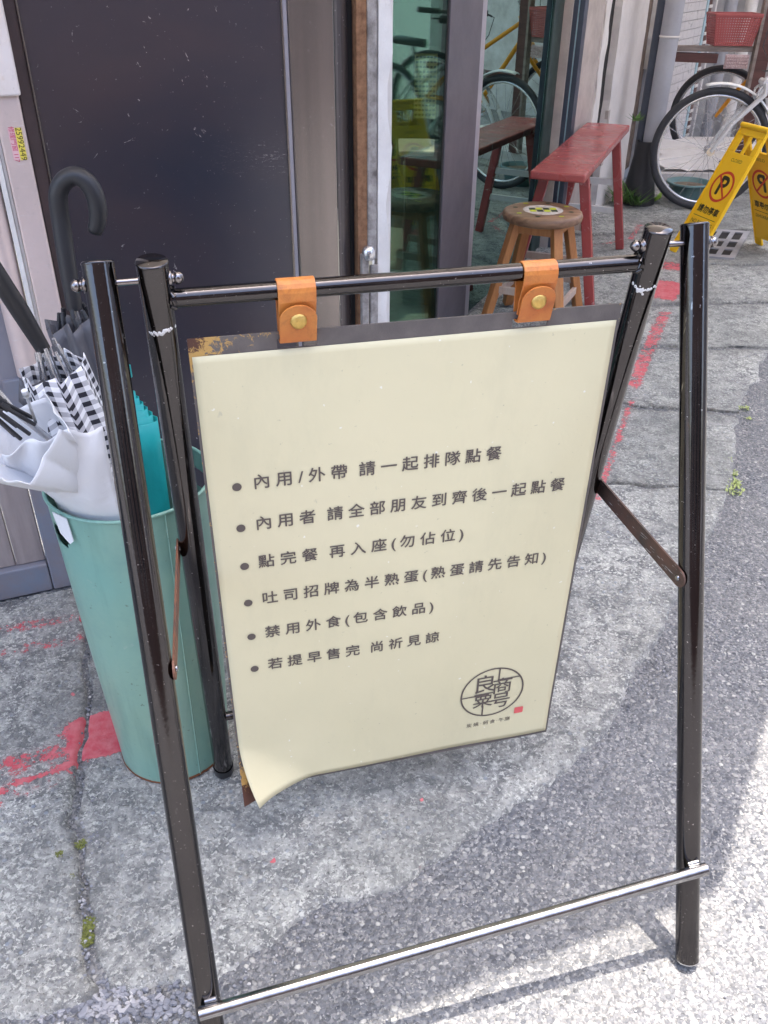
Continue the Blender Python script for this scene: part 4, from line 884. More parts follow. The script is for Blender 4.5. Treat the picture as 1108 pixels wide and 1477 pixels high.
# white worn bands on the inner tubes
for k, f in (('rL', 0.955), ('rR', 0.957)):
    f -= 0.025 if k == 'rR' else 0.028; a = lerp3(k, f-0.006); b = lerp3(k, f+0.004); d = (b-a).normalized(); x = d.orthogonal().normalized(); y = d.cross(x); mb = MB(); vd = -(a-Vector((0, 0, CAM_Z))); t0_ = math.atan2(vd.dot(y), vd.dot(x))
    for q in range(34):
        t = random.choice((random.gauss(0.2, 0.35), random.uniform(0, 2*PI))) if q < 8 else random.gauss(0.0, 0.45); t += t0_; zz = random.gauss(0, 0.0018)+0.002*math.sin(t*3); c = a.lerp(b, 0.5)+d*zz+(x*math.cos(t)+y*math.sin(t))*0.0187; s_ = random.uniform(0.0007, 0.0022)
        mb.lathe(c, [(s_*0.3, 0.0008), (s_*1.2, 0.0)], 7, (x*math.cos(t)+y*math.sin(t)))
    mb.build('worn_band', M['whitepaint'], ss, kind='stuff')
# ------------------------------------------------------------------ hanging sign board
B0 = Vector((-0.2480, 1.0203, 1.0132)); ED = Vector((-0.0068, 0.0262, -0.9996)).normalized(); NN = ED.cross(EU).normalized()
if NN.y > 0: NN = -NN
BWD, BHT = 0.5952, 0.876
def bend(a, b, amp=0.036, ext=0.12):
    k = max(0.0, 1-(a+max(0.0, BHT-b))/ext); return amp*k**1.6, k
def BP(a, b, o=0.0):
    e, k = bend(a, b); return B0+EU*a+ED*b+NN*(o+e)
sg = thing('sign_board', 'khaki rule sign hanging from two leather straps on the stand', 'sign', B0+EU*BWD/2)
sa = sorted(set([0, 0.004, 0.112, 0.164, 0.434, 0.486, BWD-0.004, BWD]+list(np.round(np.linspace(0, BWD, 46), 4))))
sb = sorted(set([0, 0.003, 0.0095, 0.0232, BHT-0.004, BHT]+list(np.round(np.linspace(0, BHT, 66), 4))))
sb = [q for q in sb if not (0.0095 < q < 0.0232)]
mb = MB(); att = []; idx = {}
def rustm(a, b):
    edge = min(a, BWD-a, b, BHT-b); v = 0.0
    v = max(v, 0.26*math.exp(-edge/0.004)); v = max(v, 1.15*math.exp(-math.hypot(a, b)/0.045)) ; v = max(v, 0.36*math.exp(-max(0, b-0.002)/0.02)*math.exp(-max(0, a-0.12)/0.06))
    v = max(v, 1.5*math.exp(-math.hypot(a, BHT-b)/0.06)); v = max(v, 0.36*math.exp(-a/0.006))
    return min(v, 1.5)
def vid(i, j, side):
    key = (i, j, side)
    if key not in idx:
        idx[key] = len(mb.v); mb.v.append(tuple(BP(sa[i], sb[j], 0.0015 if side == 0 else -0.0015))); att.append(rustm(sa[i], sb[j]))
    return idx[key]
def hole(i, j):
    am = (sa[i]+sa[i+1])/2; bm = (sb[j]+sb[j+1])/2
    return 0.0095 < bm < 0.0232 and (0.112 < am < 0.164 or 0.434 < am < 0.486)
na, nb = len(sa)-1, len(sb)-1
solid = [[not hole(i, j) for j in range(nb)] for i in range(na)]
for i in range(na):
    for j in range(nb):
        if not solid[i][j]: continue
        mb.f.append([vid(i, j, 0), vid(i+1, j, 0), vid(i+1, j+1, 0), vid(i, j+1, 0)]); mb.s.append(False)
        mb.f.append([vid(i, j, 1), vid(i, j+1, 1), vid(i+1, j+1, 1), vid(i+1, j, 1)]); mb.s.append(False)
        for di, dj, p, q in ((-1, 0, (i, j), (i, j+1)), (1, 0, (i+1, j), (i+1, j+1)), (0, -1, (i, j), (i+1, j)), (0, 1, (i, j+1), (i+1, j+1))):
            ii, jj = i+di, j+dj
            if ii < 0 or jj < 0 or ii >= na or jj >= nb or not solid[ii][jj]:
                mb.f.append([vid(*p, 0), vid(*q, 0), vid(*q, 1), vid(*p, 1)]); mb.s.append(False)
mb.build('panel', M['panel'], sg, attr=att)
# paper poster, lower left corner curling forward
PA0, PA1, PB0, PB1 = 0.0035, 0.5905, 0.0235, 0.8665
def PP(a, b, o=0.0):
    k = max(0.0, 1-((a-PA0)*1.0+(PB1-b)*1.15)/0.135); e = 0.044*k**1.5+0.0010*math.sin(a*60+b*25)*max(0, 1-math.hypot(a, PB1-b)/0.22); w_ = 0.0012*(1+math.sin(a*21+b*3))*max(0, 1-(PB1-b)/0.07)
    k2 = max(0.0, 1-(a-PA0)/0.25)*max(0.0, 1-(PB1-b)/0.10)
    return B0+EU*(a+0.022*k**2)+ED*(b+0.0*k)+NN*(0.0022+o+e+w_+0.006*k2)
mb = MB(); G = np.array([[tuple(PP(PA0+(PA1-PA0)*i/60, PB0+(PB1-PB0)*j/80)) for j in range(81)] for i in range(61)]); mb.grid(G)
po = mb.build('poster', M['poster'], sg); sm = po.modifiers.new('thick', 'SOLIDIFY'); sm.thickness = 0.0004; sm.offset = -1
# lettering
ADV = {' ': 0.28, '/': 0.44, '(': 0.38, ')': 0.38}
rows = [('內用/外帶 請一起排隊點餐', 0.0785, 0.4252, 0.2205), ('內用者 請全部朋友到齊後一起點餐', 0.0769, 0.5374, 0.2915), ('點完餐 再入座(勿佔位)', 0.0765, 0.3846, 0.3615),
        ('吐司招牌為半熟蛋(熟蛋請先告知)', 0.0773, 0.5337, 0.4330), ('禁用外食(包含飲品)', 0.0774, 0.3420, 0.5030), ('若提早售完 尚祈見諒', 0.0776, 0.3464, 0.5735)]
for (txt, a0, a1, b) in rows:
    adv = [ADV.get(c, 1.0) for c in txt]; cum = [0.0]
    for q in range(1, len(txt)): cum.append(cum[-1]+(adv[q-1]+adv[q])/2)
    k = (a1-a0)/cum[-1]; items = []
    for ch_, c in zip(txt, cum):
        if ch_ == ' ': continue
        items.append((ch_, a0+c*k, -(b), 0.0256 if ch_ not in '()/' else 0.0262))
    t_ = text_mesh('l', items, 0, B0, EU, -ED, NN, None, None, lift=0.0036, bold=0.00034); t_.build('lettering', M['ink'], sg)
    mb = MB(); mb.lathe(B0+EU*0.0435+ED*(b+0.003)+NN*0.0036, [(0.0, 0.0), (0.0066, 0.0)], 24, NN); mb.build('bullet', M['ink'], sg)
# round emblem
ec = (0.469, 0.7335); ER = 0.0615
def EP(x, y, o=0.0036): return B0+EU*(ec[0]+x)+ED*(ec[1]-y)+NN*o
mb = MB(); n = 64; vs = []
for k in range(n): t = 2*PI*k/n; vs += [EP(ER*math.cos(t), ER*math.sin(t)), EP((ER-0.0032)*math.cos(t), (ER-0.0032)*math.sin(t))]
mb.add(vs, [(2*k, 2*((k+1) % n), 2*((k+1) % n)+1, 2*k+1) for k in range(n)])
def ln(x0, y0, x1, y1, w_=0.0014):
    d = Vector((x1-x0, y1-y0)).normalized(); px, py = -d.y*w_, d.x*w_
    mb.add([EP(x0+px, y0+py, 0.0037), EP(x0-px, y0-py, 0.0037), EP(x1-px, y1-py, 0.0037), EP(x1+px, y1+py, 0.0037)], [(0, 1, 2, 3)])
ln(0.010, ER-0.002, 0.010, 0.030); ln(-0.004+0.012, 0.030, 0.053, 0.030); ln(-0.059, -0.0035, -0.006, -0.0035); ln(-0.0155, -0.032, -0.0155, -0.058)
er = mb.build('emblem_ring', M['ink'], sg)
text_mesh('l', [('良', -0.0165, 0.0215, 0.047), ('粟', -0.0165, -0.0195, 0.041), ('商', 0.0185, 0.0105, 0.042), ('号', 0.0185, -0.0275, 0.042)], 0, EP(0, 0, 0), EU, -ED, NN, None, None, lift=0.0036, bold=0.0002).build('emblem_lettering', M['ink'], sg)
text_mesh('l', [('炭', -0.039, 0, .0115), ('燒', -0.0255, 0, .0115), ('·', -0.0155, 0, .0115), ('蚵', -0.006, 0, .0115), ('食', 0.0075, 0, .0115), ('·', 0.0165, 0, .0115), ('午', 0.025, 0, .0115), ('膳', 0.0375, 0, .0115)], 0, EP(0, -0.0805, 0), EU, -ED, NN, None, None, lift=0.0036).build('lettering', M['ink'], sg)
mb = MB(); pts = []
for (x, y) in ((0.050, -0.053), (0.0655, -0.053), (0.067, -0.0545), (0.067, -0.0675), (0.0655, -0.069), (0.051, -0.069), (0.0495, -0.0675), (0.0495, -0.0545)): pts.append(EP(x, y))
mb.add(pts, [list(range(8))]); mb.build('red_seal', M['seal'], sg)
# ------------------------------------------------------------------ leather straps
def strap(ac, label):
    r = thing('leather_strap', label, 'strap', B0+EU*ac+UPZ*0.055, 'leather straps holding the sign')
    W2 = 0.0238; bz_ = -0.0555; br = 0.0134; oc = 0.004
    def path(p, w2, th, name, mat, par, round_end=False, bev=0.0006):
        mb = MB(); n = len(p); G0 = []; nrm = []
        for i in range(n):
            a = Vector(p[max(i-1, 0)]); b = Vector(p[min(i+1, n-1)]); t = (b-a).normalized(); nrm.append(Vector((t.y, -t.x)))
        vs = []; fs_ = []
        for i in range(n):
            for sgn in (-1, 1):
                q = Vector(p[i])+nrm[i]*th/2*sgn
                wv = w2
                for e in (-1, 1): vs.append(B0+EU*(ac+e*wv)+ED*q.y+NN*q.x)
        for i in range(n-1):
            a = i*4; b = a+4; fs_ += [(a, a+1, b+1, b), (a+2, b+2, b+3, a+3), (a, b, b+2, a+2), (a+1, a+3, b+3, b+1)]
        fs_ += [(0, 2, 3, 1), ((n-1)*4, (n-1)*4+1, (n-1)*4+3, (n-1)*4+2)]
        mb.add(vs, fs_, False); return mb.build(name, mat, par, bev)
    # (o, b): front of bar down to behind the flap, over the bar and down the back, through the slot
    p = [(0.0055, 0.002), (0.008, -0.018), (oc+br-0.0008, -0.044)]
    for k in range(9): t = k/8*PI; p.append((oc+math.cos(t)*(br), bz_-math.sin(t)*br))
    p += [(oc-br, -0.045), (-0.0075, -0.010), (-0.0062, 0.006), (-0.004, 0.0105), (0.0, 0.012), (0.006, 0.0115)]
    band = path(p, W2, 0.0028, 'band', M['leather'], r)
    # flap with rounded end in front
    mb = MB(); out = []; n = 14
    for k in range(n+1): t = PI*k/n; out.append((W2*math.cos(t), -0.022-0.0215*math.sin(t)))
    out = [(W2, 0.0125)]+out+[(-W2, 0.0125)]
    N2 = (NN+UPZ*0.10).normalized()
    mb.prism(out, B0+EU*ac+NN*0.0108-ED*0.0, EU, (ED-NN*0.26).normalized(), NN, 0.0030); mb.build('flap', M['leather'], r, 0.0008)
    mb = MB(); c = B0+EU*ac+ED*(-0.020)+NN*0.0190; mb.lathe(c, [(0.0108, 0.0), (0.0106, 0.0016), (0.0085, 0.0034), (0.005, 0.0045), (0.0, 0.0049)], 28, NN); mb.build('brass_button', M['brass'], r)
strap(0.1385, 'left tan leather strap with brass button on the top bar'); strap(0.4610, 'right tan leather strap with brass button, in front of the stool')
# ------------------------------------------------------------------ umbrella bucket
bx, by = -0.4375, 1.2713; RB, RT, HB = 0.110, 0.1388, 0.6615
bu = thing('umbrella_bucket', 'tall aqua green metal bucket holding umbrellas at the dark door', 'bucket', (bx, by, 0.011))
BC = Vector((bx, by, 0))
ang_hole = math.radians(224)
nth, nz_ = 120, 70; ths = np.linspace(0, 2*PI, nth, endpoint=False); zs = np.linspace(0.011, HB, nz_)
mb = MB(); idm = {}
def bvert(i, j, inner_):
    key = (i % nth, j, inner_)
    if key not in idm:
        z = zs[j]; r = RB+(RT-RB)*(z/HB)-(0.0015 if inner_ else 0)+0.0007*math.sin(3*ths[i % nth]+z*9)
        idm[key] = len(mb.v); mb.v.append((bx+r*math.cos(ths[i % nth]), by+r*math.sin(ths[i % nth]), z))
    return idm[key]
def hol(i, j):
    th = ths[i % nth]+PI/nth; z = (zs[j]+zs[min(j+1, nz_-1)])/2
    for a0 in (ang_hole, ang_hole+PI):
        d = (th-a0+PI) % (2*PI)-PI; x = d*RT; y = z-(HB-0.055)
        if (x/0.028)**2+(y/0.020)**2 < 1: return True
    return False
for i in range(nth):
    for j in range(nz_-1):
        if hol(i, j): continue
        mb.f.append([bvert(i, j, 0), bvert(i+1, j, 0), bvert(i+1, j+1, 0), bvert(i, j+1, 0)]); mb.s.append(True)
        mb.f.append([bvert(i+1, j, 1), bvert(i, j, 1), bvert(i, j+1, 1), bvert(i+1, j+1, 1)]); mb.s.append(True)
mb.build('shell', M['bucket'], bu)
mb = MB(); mb.tube([(bx+RT*math.cos(t), by+RT*math.sin(t), HB) for t in ths[::2]], 0.0032, 10, closed=True); mb.build('rim', M['bucket'], bu)
mb = MB(); mb.lathe((bx, by, 0.011), [(RB+0.001, 0.0), (RB+0.002, 0.003), (RB+0.0012, 0.007)], 60); mb.build('base_rim', M['rust'], bu)
mb = MB(); mb.lathe((bx, by, 0.02), [(0, 0), (RB-0.002, 0.0)], 40); mb.build('bottom', M['bucket'], bu)
sa_ = math.radians(-52); mb = MB(); mb.tube([(bx+(RB+0.0006)*math.cos(sa_), by+(RB+0.0006)*math.sin(sa_), 0.015), (bx+(RT+0.0006)*math.cos(sa_), by+(RT+0.0006)*math.sin(sa_), HB-0.002)], 0.0016, 8); mb.build('seam', M['bucket'], bu)
# ------------------------------------------------------------------ umbrellas
def ucanopy(base, hem, r0, r1, name, mat, par, nfold=8, twist=1.0, flare=0.0, fold=0.35, hemstep=0.0, squash=None, uv=None, n=44, m=112, ph=0.0, lobes=None, prof=None):
    """folded cloth between ferrule (base) and hem; pleats wind round the shaft"""
    base = Vector(base); hem = Vector(hem); ax = (hem-base); L_ = ax.length; ax.normalize(); x = ax.cross(Vector((0, 1, 0))).normalized(); y = ax.cross(x)
    G = []; U = []; W_ = []
    for i in range(n+1):
        s_ = i/n; row = []
        r = r0+(r1-r0)*s_**0.85 if prof is None else prof(s_)
        for j in range(m):
            t = 2*PI*j/m; q = nfold*t+twist*2*PI*s_+ph
            tri = abs(((q/(2*PI)) % 1.0)-0.5)*2
            rr = r*(1-fold*(1-tri)*(0.25+0.75*s_))
            if lobes: rr *= 1+lobes[0]*math.cos(t-lobes[1])*s_
            hz = s_*L_+(hemstep*((q/(2*PI)) % 1.0)*s_**5)
            row.append(tuple(base+ax*hz+(x*math.cos(t)*(1 if squash is None else squash)+y*math.sin(t))*rr))
            U.append(t*13/(2*PI)+s_*2); W_.append(s_*L_/0.0155+tri*0.5)
        row.append(row[0]); G.append(row); U.append(13+s_*2); W_.append(W_[-m])
    mb = MB(); mb.grid(np.array(G)); o = mb.build(name, mat, par)
    o.modifiers.new('thick', 'SOLIDIFY').thickness = 0.0012
    if uv:
        for nm, vals_ in (('u', U), ('w', W_)):
            a = o.data.attributes.new(nm, 'FLOAT', 'POINT'); a.data.foreach_set('value', np.array(vals_, dtype=np.float32))
    return o, ax, x, y, L_
def ribs(hem, ax, x, y, r, par, n=8, rr=0.0022, tip=0.0042, mat=None, ln=0.05, ph=0.3, tipm=None):
    for k in range(n):
        t = 2*PI*k/n+ph; d = x*math.cos(t)+y*math.sin(t); a = hem+d*r*0.92-ax*0.03; b = hem+d*r*0.62+ax*(ln*(0.8+0.2*(k % 3)))
        mb = MB(); mb.tube([a, b], rr, 8); mb.tube([b, b+(b-a).normalized()*0.014], [tip, tip*0.9], 10); mb.build('rib_tip', mat or M['rubberblack'], par)
bott = Vector((bx, by, 0.03))
# charcoal umbrella with a hooked handle
h_top = at(95, 275, 1.40); h_bot = at(108, 446, 1.385)
u1 = thing('umbrella', 'charcoal umbrella with a black hooked handle standing in the bucket', 'umbrella', bott+Vector((0.02, 0.04, 0)), 'umbrellas in the bucket')
hem1 = at(112, 470, 1.385); b1 = bott+Vector((0.03, 0.05, 0))
_, ax, x, y, _l = ucanopy(b1, hem1, 0.016, 0.052, 'canopy', M['umb_grey'], u1, 8, 0.8, fold=0.30, hemstep=0.02)
ribs(hem1, ax, x, y, 0.042, u1, 8, ln=0.016)
mb = MB(); pts = [h_bot, h_bot.lerp(h_top, 0.5), h_top]; c0 = h_top
hk = [at(u, v, 1.40) for u, v in ((84, 288), (86, 272), (95, 259), (110, 254), (125, 262), (136, 280), (141, 300), (141, 318), (138, 330))]
cp = [h_bot, at(97, 380, 1.392), at(88, 320, 1.40)]+hk; cr = [0.0125, 0.014, 0.0145]+[0.0145]*7+[0.0135, 0.0125]; sp_, sr_ = [], []
for q in range(len(cp)-1):
    a_, b_, c_, d_ = cp[max(q-1, 0)], cp[q], cp[q+1], cp[min(q+2, len(cp)-1)]
    for e in range(5):
        f = e/5; sp_.append(0.5*((2*b_)+(c_-a_)*f+(2*a_-5*b_+4*c_-d_)*f*f+(3*b_-a_-3*c_+d_)*f**3)); sr_.append(cr[q]+(cr[q+1]-cr[q])*f)
sp_.append(cp[-1]); sr_.append(cr[-1]); mb.tube(sp_, sr_, 24); mb.lathe(hk[-1], [(0.0125, 0), (0.011, 0.006), (0.0, 0.009)], 18, (hk[-1]-hk[-2])); mb.build('handle', M['rubberblack'], u1)
mb = MB(); mb.tube([b1, h_bot], 0.005, 10); mb.build('shaft', M['alu'], u1)
mb = MB(); a = at(74, 500, 1.35); mb.prism([(0, 0), (0.035, 0.006), (0.037, -0.022), (0.004, -0.028)], a, Vector((1, 0, 0)), UPZ, Vector((0, 1, 0)), 0.003); mb.build('strap', M['umb_grey'], u1)
# gingham umbrella
u2 = thing('umbrella', 'black and white gingham umbrella with a straight black handle in the bucket', 'umbrella', bott, 'umbrellas in the bucket')
b2 = bott+Vector((0.01, 0.03, 0)); hem2 = at(80, 536, 1.215)
_, ax, x, y, _l = ucanopy(b2, hem2, 0.016, 0.036, 'canopy', M['gingham'], u2, 7, 0.8, fold=0.16, hemstep=0.014, uv=True, prof=lambda q: 0.016+0.052*min(1, q/0.66)-0.018*max(0, q-0.82)/0.18)
ribs(hem2, ax, x, y, 0.030, u2, 8, mat=M['alu'], ln=0.028, rr=0.0016, tip=0.003)
mb = MB(); mb.tube([at(62, 503, 1.21), at(30, 450, 1.19), at(-25, 365, 1.155)], [0.011, 0.0135, 0.0135], 20); mb.build('handle', M['rubberblack'], u2)
mb = MB(); mb.tube([b2, at(62, 500, 1.21)], 0.0045, 10); mb.build('shaft', M['alu'], u2)
mb = MB(); G = [[tuple(at(28+34*i/6, 545+10*math.sin(i*.5)+34*j/4, 1.20+0.004*math.sin(i+j))) for j in range(5)] for i in range(7)]; mb.grid(np.array(G)); o = mb.build('strap', M['umb_grey'], u2); o.modifiers.new('thick', 'SOLIDIFY').thickness = 0.002
# white umbrella, loosely folded, leaning out to the left
u3 = thing('umbrella', 'white loosely folded umbrella leaning out of the bucket to the left', 'umbrella', bott, 'umbrellas in the bucket')
b3 = Vector((-0.350, 1.310, 0.46)); hem3 = at(38, 640, 1.105)
_, ax, x, y, _l = ucanopy(b3, hem3, 0.02, 0.066, 'canopy', M['umb_white'], u3, 5, 0.35, fold=0.22, hemstep=0.020, ph=2.2, n=60, prof=lambda q: 0.012+0.012*q+0.056*max(0, (q-0.72)/0.28)**0.8)
ribs(at(14, 602, 1.10), ax, x, y, 0.020, u3, 7, ln=0.020, rr=0.003, tip=0.0052)
mb = MB(); mb.tube([b3, at(18, 590, 1.11), at(-40, 520, 1.08)], [0.005, 0.005, 0.005], 10); mb.build('shaft', M['alu'], u3)
mb = MB(); mb.tube([at(-4, 580, 1.105), at(-60, 500, 1.07)], 0.013, 18); mb.build('handle', wood('orange_handle', (0.5, 0.2, 0.06), (0.4, 0.14, 0.04)), u3)
mb = MB(); mb.tube([at(36, 566, 1.10), at(52, 610, 1.115)], 0.0022, 8); mb.tube([at(35.5, 564, 1.10), at(38, 571, 1.102)], 0.0046, 10); mb.build('rib_tip', M['rubberblack'], u3)
# a broad panel of the cloth gathered over the folds, its hem standing up in a soft curve
NU_, NV_ = 26, 22; G = []
for i in range(NU_+1):
    f = i/NU_; row = []
    tu, tv = 2+146*f, 655-36*math.sin(f*PI*0.5)+6*math.sin(f*17)         # hem
    bu_, bv = 68+94*f, 728+27*math.sin(min(1, f*1.1)*PI*0.5)             # where it sinks behind the rim
    hem_ = at(tu, tv, 1.085+0.05*f-0.020*math.sin(PI*f)); th_ = math.radians(196+84*f); rimp = BC+Vector((0.1275*math.cos(th_), 0.1275*math.sin(th_), 0.664))
    cdir = Vector((math.cos(th_), math.sin(th_), 0))
    for j in range(NV_+1):
        h = j/NV_; p = hem_.lerp(rimp, h); p += cdir*(0.018*math.sin(PI*h)*(1-0.4*f)); p += Vector((0.3, -1, 0.1))*(0.0040*math.sin(f*21+h*5)*(1-h)+0.0025*math.sin(f*9-h*6)*math.sin(PI*h))
        row.append(tuple(p))
    for j in (1, 2, 3, 4): row.append(tuple(BC+Vector(((0.1275-0.006*j)*math.cos(th_), (0.1275-0.006*j)*math.sin(th_), 0.664-0.035*j))))
    G.append(row)
mb.grid(np.array(G)); o = mb.build('loose_panel', M['umb_white'], u3); o.modifiers.new('thick', 'SOLIDIFY').thickness = 0.0012
mb = MB(); mb.add([at(76, 738, 1.150), at(97, 748, 1.148), at(107, 780, 1.145), at(102, 784, 1.145), at(88, 768, 1.148)], [(0, 1, 2, 3, 4)]); o = mb.build('corner', M['umb_white'], u3); o.modifiers.new('thick', 'SOLIDIFY').thickness = 0.002
# teal umbrella behind the front leg
u4 = thing('umbrella', 'bright aqua folded umbrella in the bucket behind the stand leg', 'umbrella', bott, 'umbrellas in the bucket')
b4 = bott+Vector((0.045, -0.01, 0)); hem4 = at(189, 600, 1.29)
mb = MB(); nf = 6
for k in range(nf):      # overlapping stepped folds
    w0 = 0.048-0.0055*k; zt = k*0.009
    G = []
    for i in range(14):
        s_ = i/13; row = []
        c = b4.lerp(hem4, s_)+UPZ*(zt*s_)
        for j in range(9):
            a = -PI*0.62+PI*1.24*j/8; rr = (0.014+(w0-0.014)*s_**0.8)*(1-0.06*k)
            row.append(tuple(c+Vector((rr*math.sin(a+0.5), -rr*0.55*math.cos(a+0.5)-0.002*(nf-k), 0))))
        G.append(row)
    mb.grid(np.array(G))
o = mb.build('canopy', M['umb_teal'], u4); o.modifiers.new('thick', 'SOLIDIFY').thickness = 0.0012
mb = MB(); mb.tube([b4, hem4+UPZ*0.12], 0.005, 10); mb.build('shaft', M['alu'], u4)
mb = MB(); mb.tube([hem4+Vector((0.012, -0.01, 0.075)), hem4+Vector((0.012, -0.01, 0.095))], 0.0042, 10); mb.build('rib_tip', M['umb_teal'], u4)
mb = MB(); mb.tube([hem4+UPZ*0.11, hem4+UPZ*0.20], 0.012, 14); mb.build('handle', M['rubberblack'], u4)
# ------------------------------------------------------------------ awning and buildings around
t = NT('awning_canvas'); t.col((0.80, 0.78, 0.75)); t.set(rough=0.9); tl_ = t.node('ShaderNodeBsdfTranslucent'); tl_.inputs[0].default_value = (0.74, 0.71, 0.67, 1)
mx = t.node('ShaderNodeMixShader'); mx.inputs[0].default_value = 0.6; t.link(t.b.outputs[0], mx.inputs[1]); t.link(tl_.outputs[0], mx.inputs[2]); t.link(mx.outputs[0], t.out.inputs[0]); M['awning'] = t.m
HA = 2.62; ofs = Vector((SUNV.x/SUNV.z*HA, SUNV.y/SUNV.z*HA, 0))
cA = Vector((0.618, 0.945, 0))+ofs; eL = (Vector((0.515, 0.893, 0))-Vector((0.014, 0.705, 0))).normalized(); eR = ang(29.5)[0]
poly = [cA+eR*9, cA, cA-eL*4.2, LW(-3.4, 0.4, 0), LW(-3.2, -0.05, 0), LW(1.1, -0.05, 0), TW(2.75, -1.3), TW(9.5, -1.3)]
mb = MB(); mb.prism([(p.x, p.y) for p in poly], (0, 0, HA), Vector((1, 0, 0)), Vector((0, 1, 0)), UPZ, 0.02)
o = mb.build('awning', M['awning']); tag(o, 'pale canvas awning over the shop fronts', 'awning')
ub = thing('shop_building', 'shop building wall above the doors', 'building', LW(0, -1, 2.8))
mb = MB(); mb.box(LW(-1.2, -0.2, 4.1), (5.0, 0.3, 2.9), (TL, NL, UPZ)); mb.build('upper_wall', M['plaster'], ub)
mb = MB(); mb.box(TW(6.2, -1.6, 4.1), (7.0, 0.3, 2.9), (T0, N0, UPZ)); mb.build('upper_wall', M['plaster'], ub)
mb = MB(); mb.box(LW(-2.4, -0.1, 1.3), (2.4, 0.12, 2.6), (TL, NL, UPZ)); mb.build('side_wall', M['plaster'], ub)
ob = thing('opposite_building', 'brick red tiled building across the lane, seen only in reflections', 'building', (1.5, -5.0, 0))
M['redtile'] = worn('red_brown_tile', (0.19, 0.125, 0.11), (0.12, 0.085, 0.075), 0.5, 0, 4, 0.6); M['winglass'] = plain('window_glass', (0.03, 0.04, 0.05), 0.1)
c = Vector((1.0, -4.6, 0)); mb = MB(); mb.box(c+UPZ*2.2-NL*-1.5, (11, 3.0, 4.4), (TL, NL, UPZ)); mb.build('wall', M['redtile'], ob)
for k in range(4):
    mb = MB(); mb.box(c+TL*(-4+2.6*k)+UPZ*1.7, (1.3, 0.06, 1.5), (TL, NL, UPZ)); f_ = mb.build('window', M['whitepaint'], ob); mb = MB(); mb.box(c+TL*(-4+2.6*k)+UPZ*1.7-NL*0.035, (1.15, 0.02, 1.35), (TL, NL, UPZ)); mb.build('pane', M['winglass'], f_)
ob2 = thing('lane_building', 'pale building on the far side of the lane to the right', 'building', (7.5, 5, 0))
mb = MB(); mb.box((8.2, 5, 2.5), (3.0, 12, 5.0), (N0, T0, UPZ)); mb.build('wall', M['plaster'], ob2)
for k in range(4):
    mb = MB(); cc = Vector((8.2, 5, 1.4))-N0*1.52+T0*(-4.5+3*k); mb.box(cc, (0.05, 1.5, 1.6), (N0, T0, UPZ)); mb.build('shutter', M['pipe'], ob2)
# ------------------------------------------------------------------ weeds, moss, loose stones
def leaves(name, spots, mat, label, cat='', hgt=0.012, lw=0.006):
    mb = MB()
    for (x_, y_, r_, n_, z_) in spots:
        for k in range(n_):
            a = random.uniform(0, 2*PI); d = r_*math.sqrt(random.random()); c = Vector((x_+d*math.cos(a), y_+d*math.sin(a), z_)); b_ = random.uniform(0, 2*PI)
            dr = Vector((math.cos(b_), math.sin(b_), random.uniform(0.3, 1.2))).normalized(); sd_ = dr.cross(UPZ).normalized()*lw*random.uniform(0.5, 1.1); l_ = hgt*random.uniform(0.5, 1.4)
            mb.add([c, c+dr*l_*0.5+sd_, c+dr*l_, c+dr*l_*0.5-sd_], [(0, 1, 2, 3)])
    o = mb.build(name, mat, kind='stuff'); tag(o, label); return o
leaves('weeds', [(1.105, 2.33, 0.03, 60, 0.0), (1.12, 2.38, 0.022, 60, 0.0), (1.135, 2.44, 0.018, 45, 0), (1.15, 2.52, 0.014, 26, 0), (1.34, 2.92, 0.02, 30, 0), (1.33, 2.84, 0.012, 14, 0)], worn('pale_weed_leaf', (0.36, 0.42, 0.16), (0.20, 0.26, 0.08), .6, 0, 90, .6, 0), 'small pale green weeds growing in the pavement crack', hgt=0.012, lw=0.0045)
leaves('moss', [(-0.627, 1.475, .016, 200, .006), (-0.60, 1.40, .018, 240, .006), (-0.565, 1.02, 0.010, 120, .006), (-0.505, .862, .014, 380, .004), (-0.50, .835, .013, 280, .004), (-0.60, 1.0, .006, 50, .005), (-0.56, .955, .006, 60, .004), (-.22, .85, .02, 60, .004)], M['moss'], 'yellow green moss in the pavement crack at lower left', hgt=0.004, lw=0.0022)
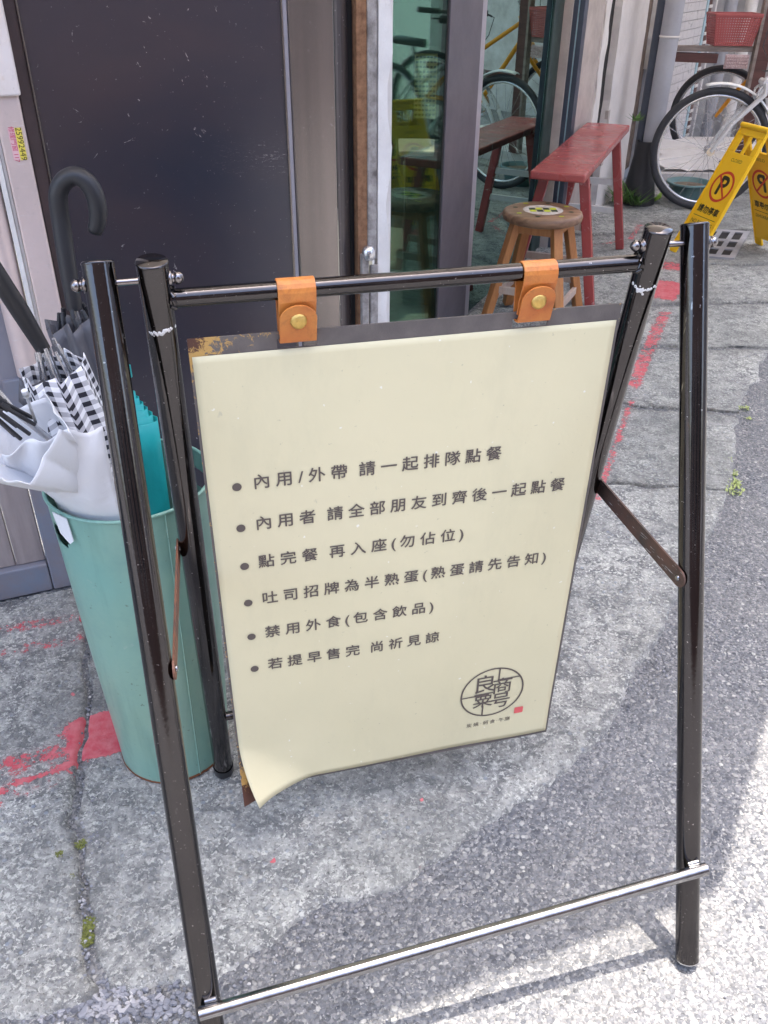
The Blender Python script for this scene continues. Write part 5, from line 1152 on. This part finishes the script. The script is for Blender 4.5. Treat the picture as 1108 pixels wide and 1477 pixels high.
leaves('ground_weeds', [(1.60, 6.02, 0.05, 60, 0.02), (1.66, 5.95, 0.04, 50, 0.02), (1.54, 5.98, .04, 40, .03)], M['leaf'], 'green weeds at the foot of the pillar and downpipe', hgt=0.16, lw=0.008)
leaves('broad_leaf', [(1.83, 6.10, 0.03, 7, 0.01)], worn('bright_leaf', (0.35, 0.55, 0.08), (0.2, 0.4, 0.05), .5, 0, 20, .4, 0), 'bright green broad leaves beside the downpipe foot', hgt=0.07, lw=0.03)
leaves('wall_weed', [(1.60, 6.05, 0.02, 26, 0.52)], M['leaf'], 'small green weed growing from the cracked pillar edge', hgt=0.06, lw=0.008)
def stones(n, fn, smin, smax, name, label):
    mb = MB()
    for k in range(n):
        x_, y_, z_ = fn(); s_ = random.uniform(smin, smax); c = Vector((x_, y_, z_+s_*0.2)); vs = []
        for i in range(3):
            for j in range(6):
                ph = (-0.9+0.9*i); t_ = 2*PI*j/6+i*0.4; r_ = s_*math.cos(ph*0.9)*random.uniform(0.75, 1.15); vs.append(c+Vector((r_*math.cos(t_), r_*math.sin(t_)*0.85, s_*0.6*math.sin(ph))))
        fs_ = [(i*6+j, i*6+(j+1) % 6, (i+1)*6+(j+1) % 6, (i+1)*6+j) for i in range(2) for j in range(6)]+[tuple(range(12, 18))]
        mb.add(vs, fs_)
    o = mb.build(name, M['stone'], kind='stuff'); tag(o, label)
stones(520, lambda: (random.gauss(-0.44, 0.075), random.gauss(0.735, 0.02), 0.0), 0.0025, 0.0065, 'gravel', 'small loose grey gravel at the broken pavement edge, lower left')
stones(420, lambda: (lambda s: (-0.35+s*1.2, 0.72+s*0.95+random.gauss(0, 0.03), 0.001))(random.random()), 0.0015, 0.004, 'grit', 'fine grit scattered along the pavement edge')
stones(260, lambda: (lambda q: (-0.655+0.17*q+random.gauss(0, 0.010), 1.42-0.66*q, 0.004))(random.random()), 0.0015, 0.0042, 'crack_gravel', 'small stones lying in the mossy crack at lower left')
stones(900, lambda: (random.uniform(-0.6, 1.0), random.uniform(0.6, 1.9), 0.002), 0.0008, 0.0024, 'scattered_grit', 'tiny grit scattered over the road and pavement')
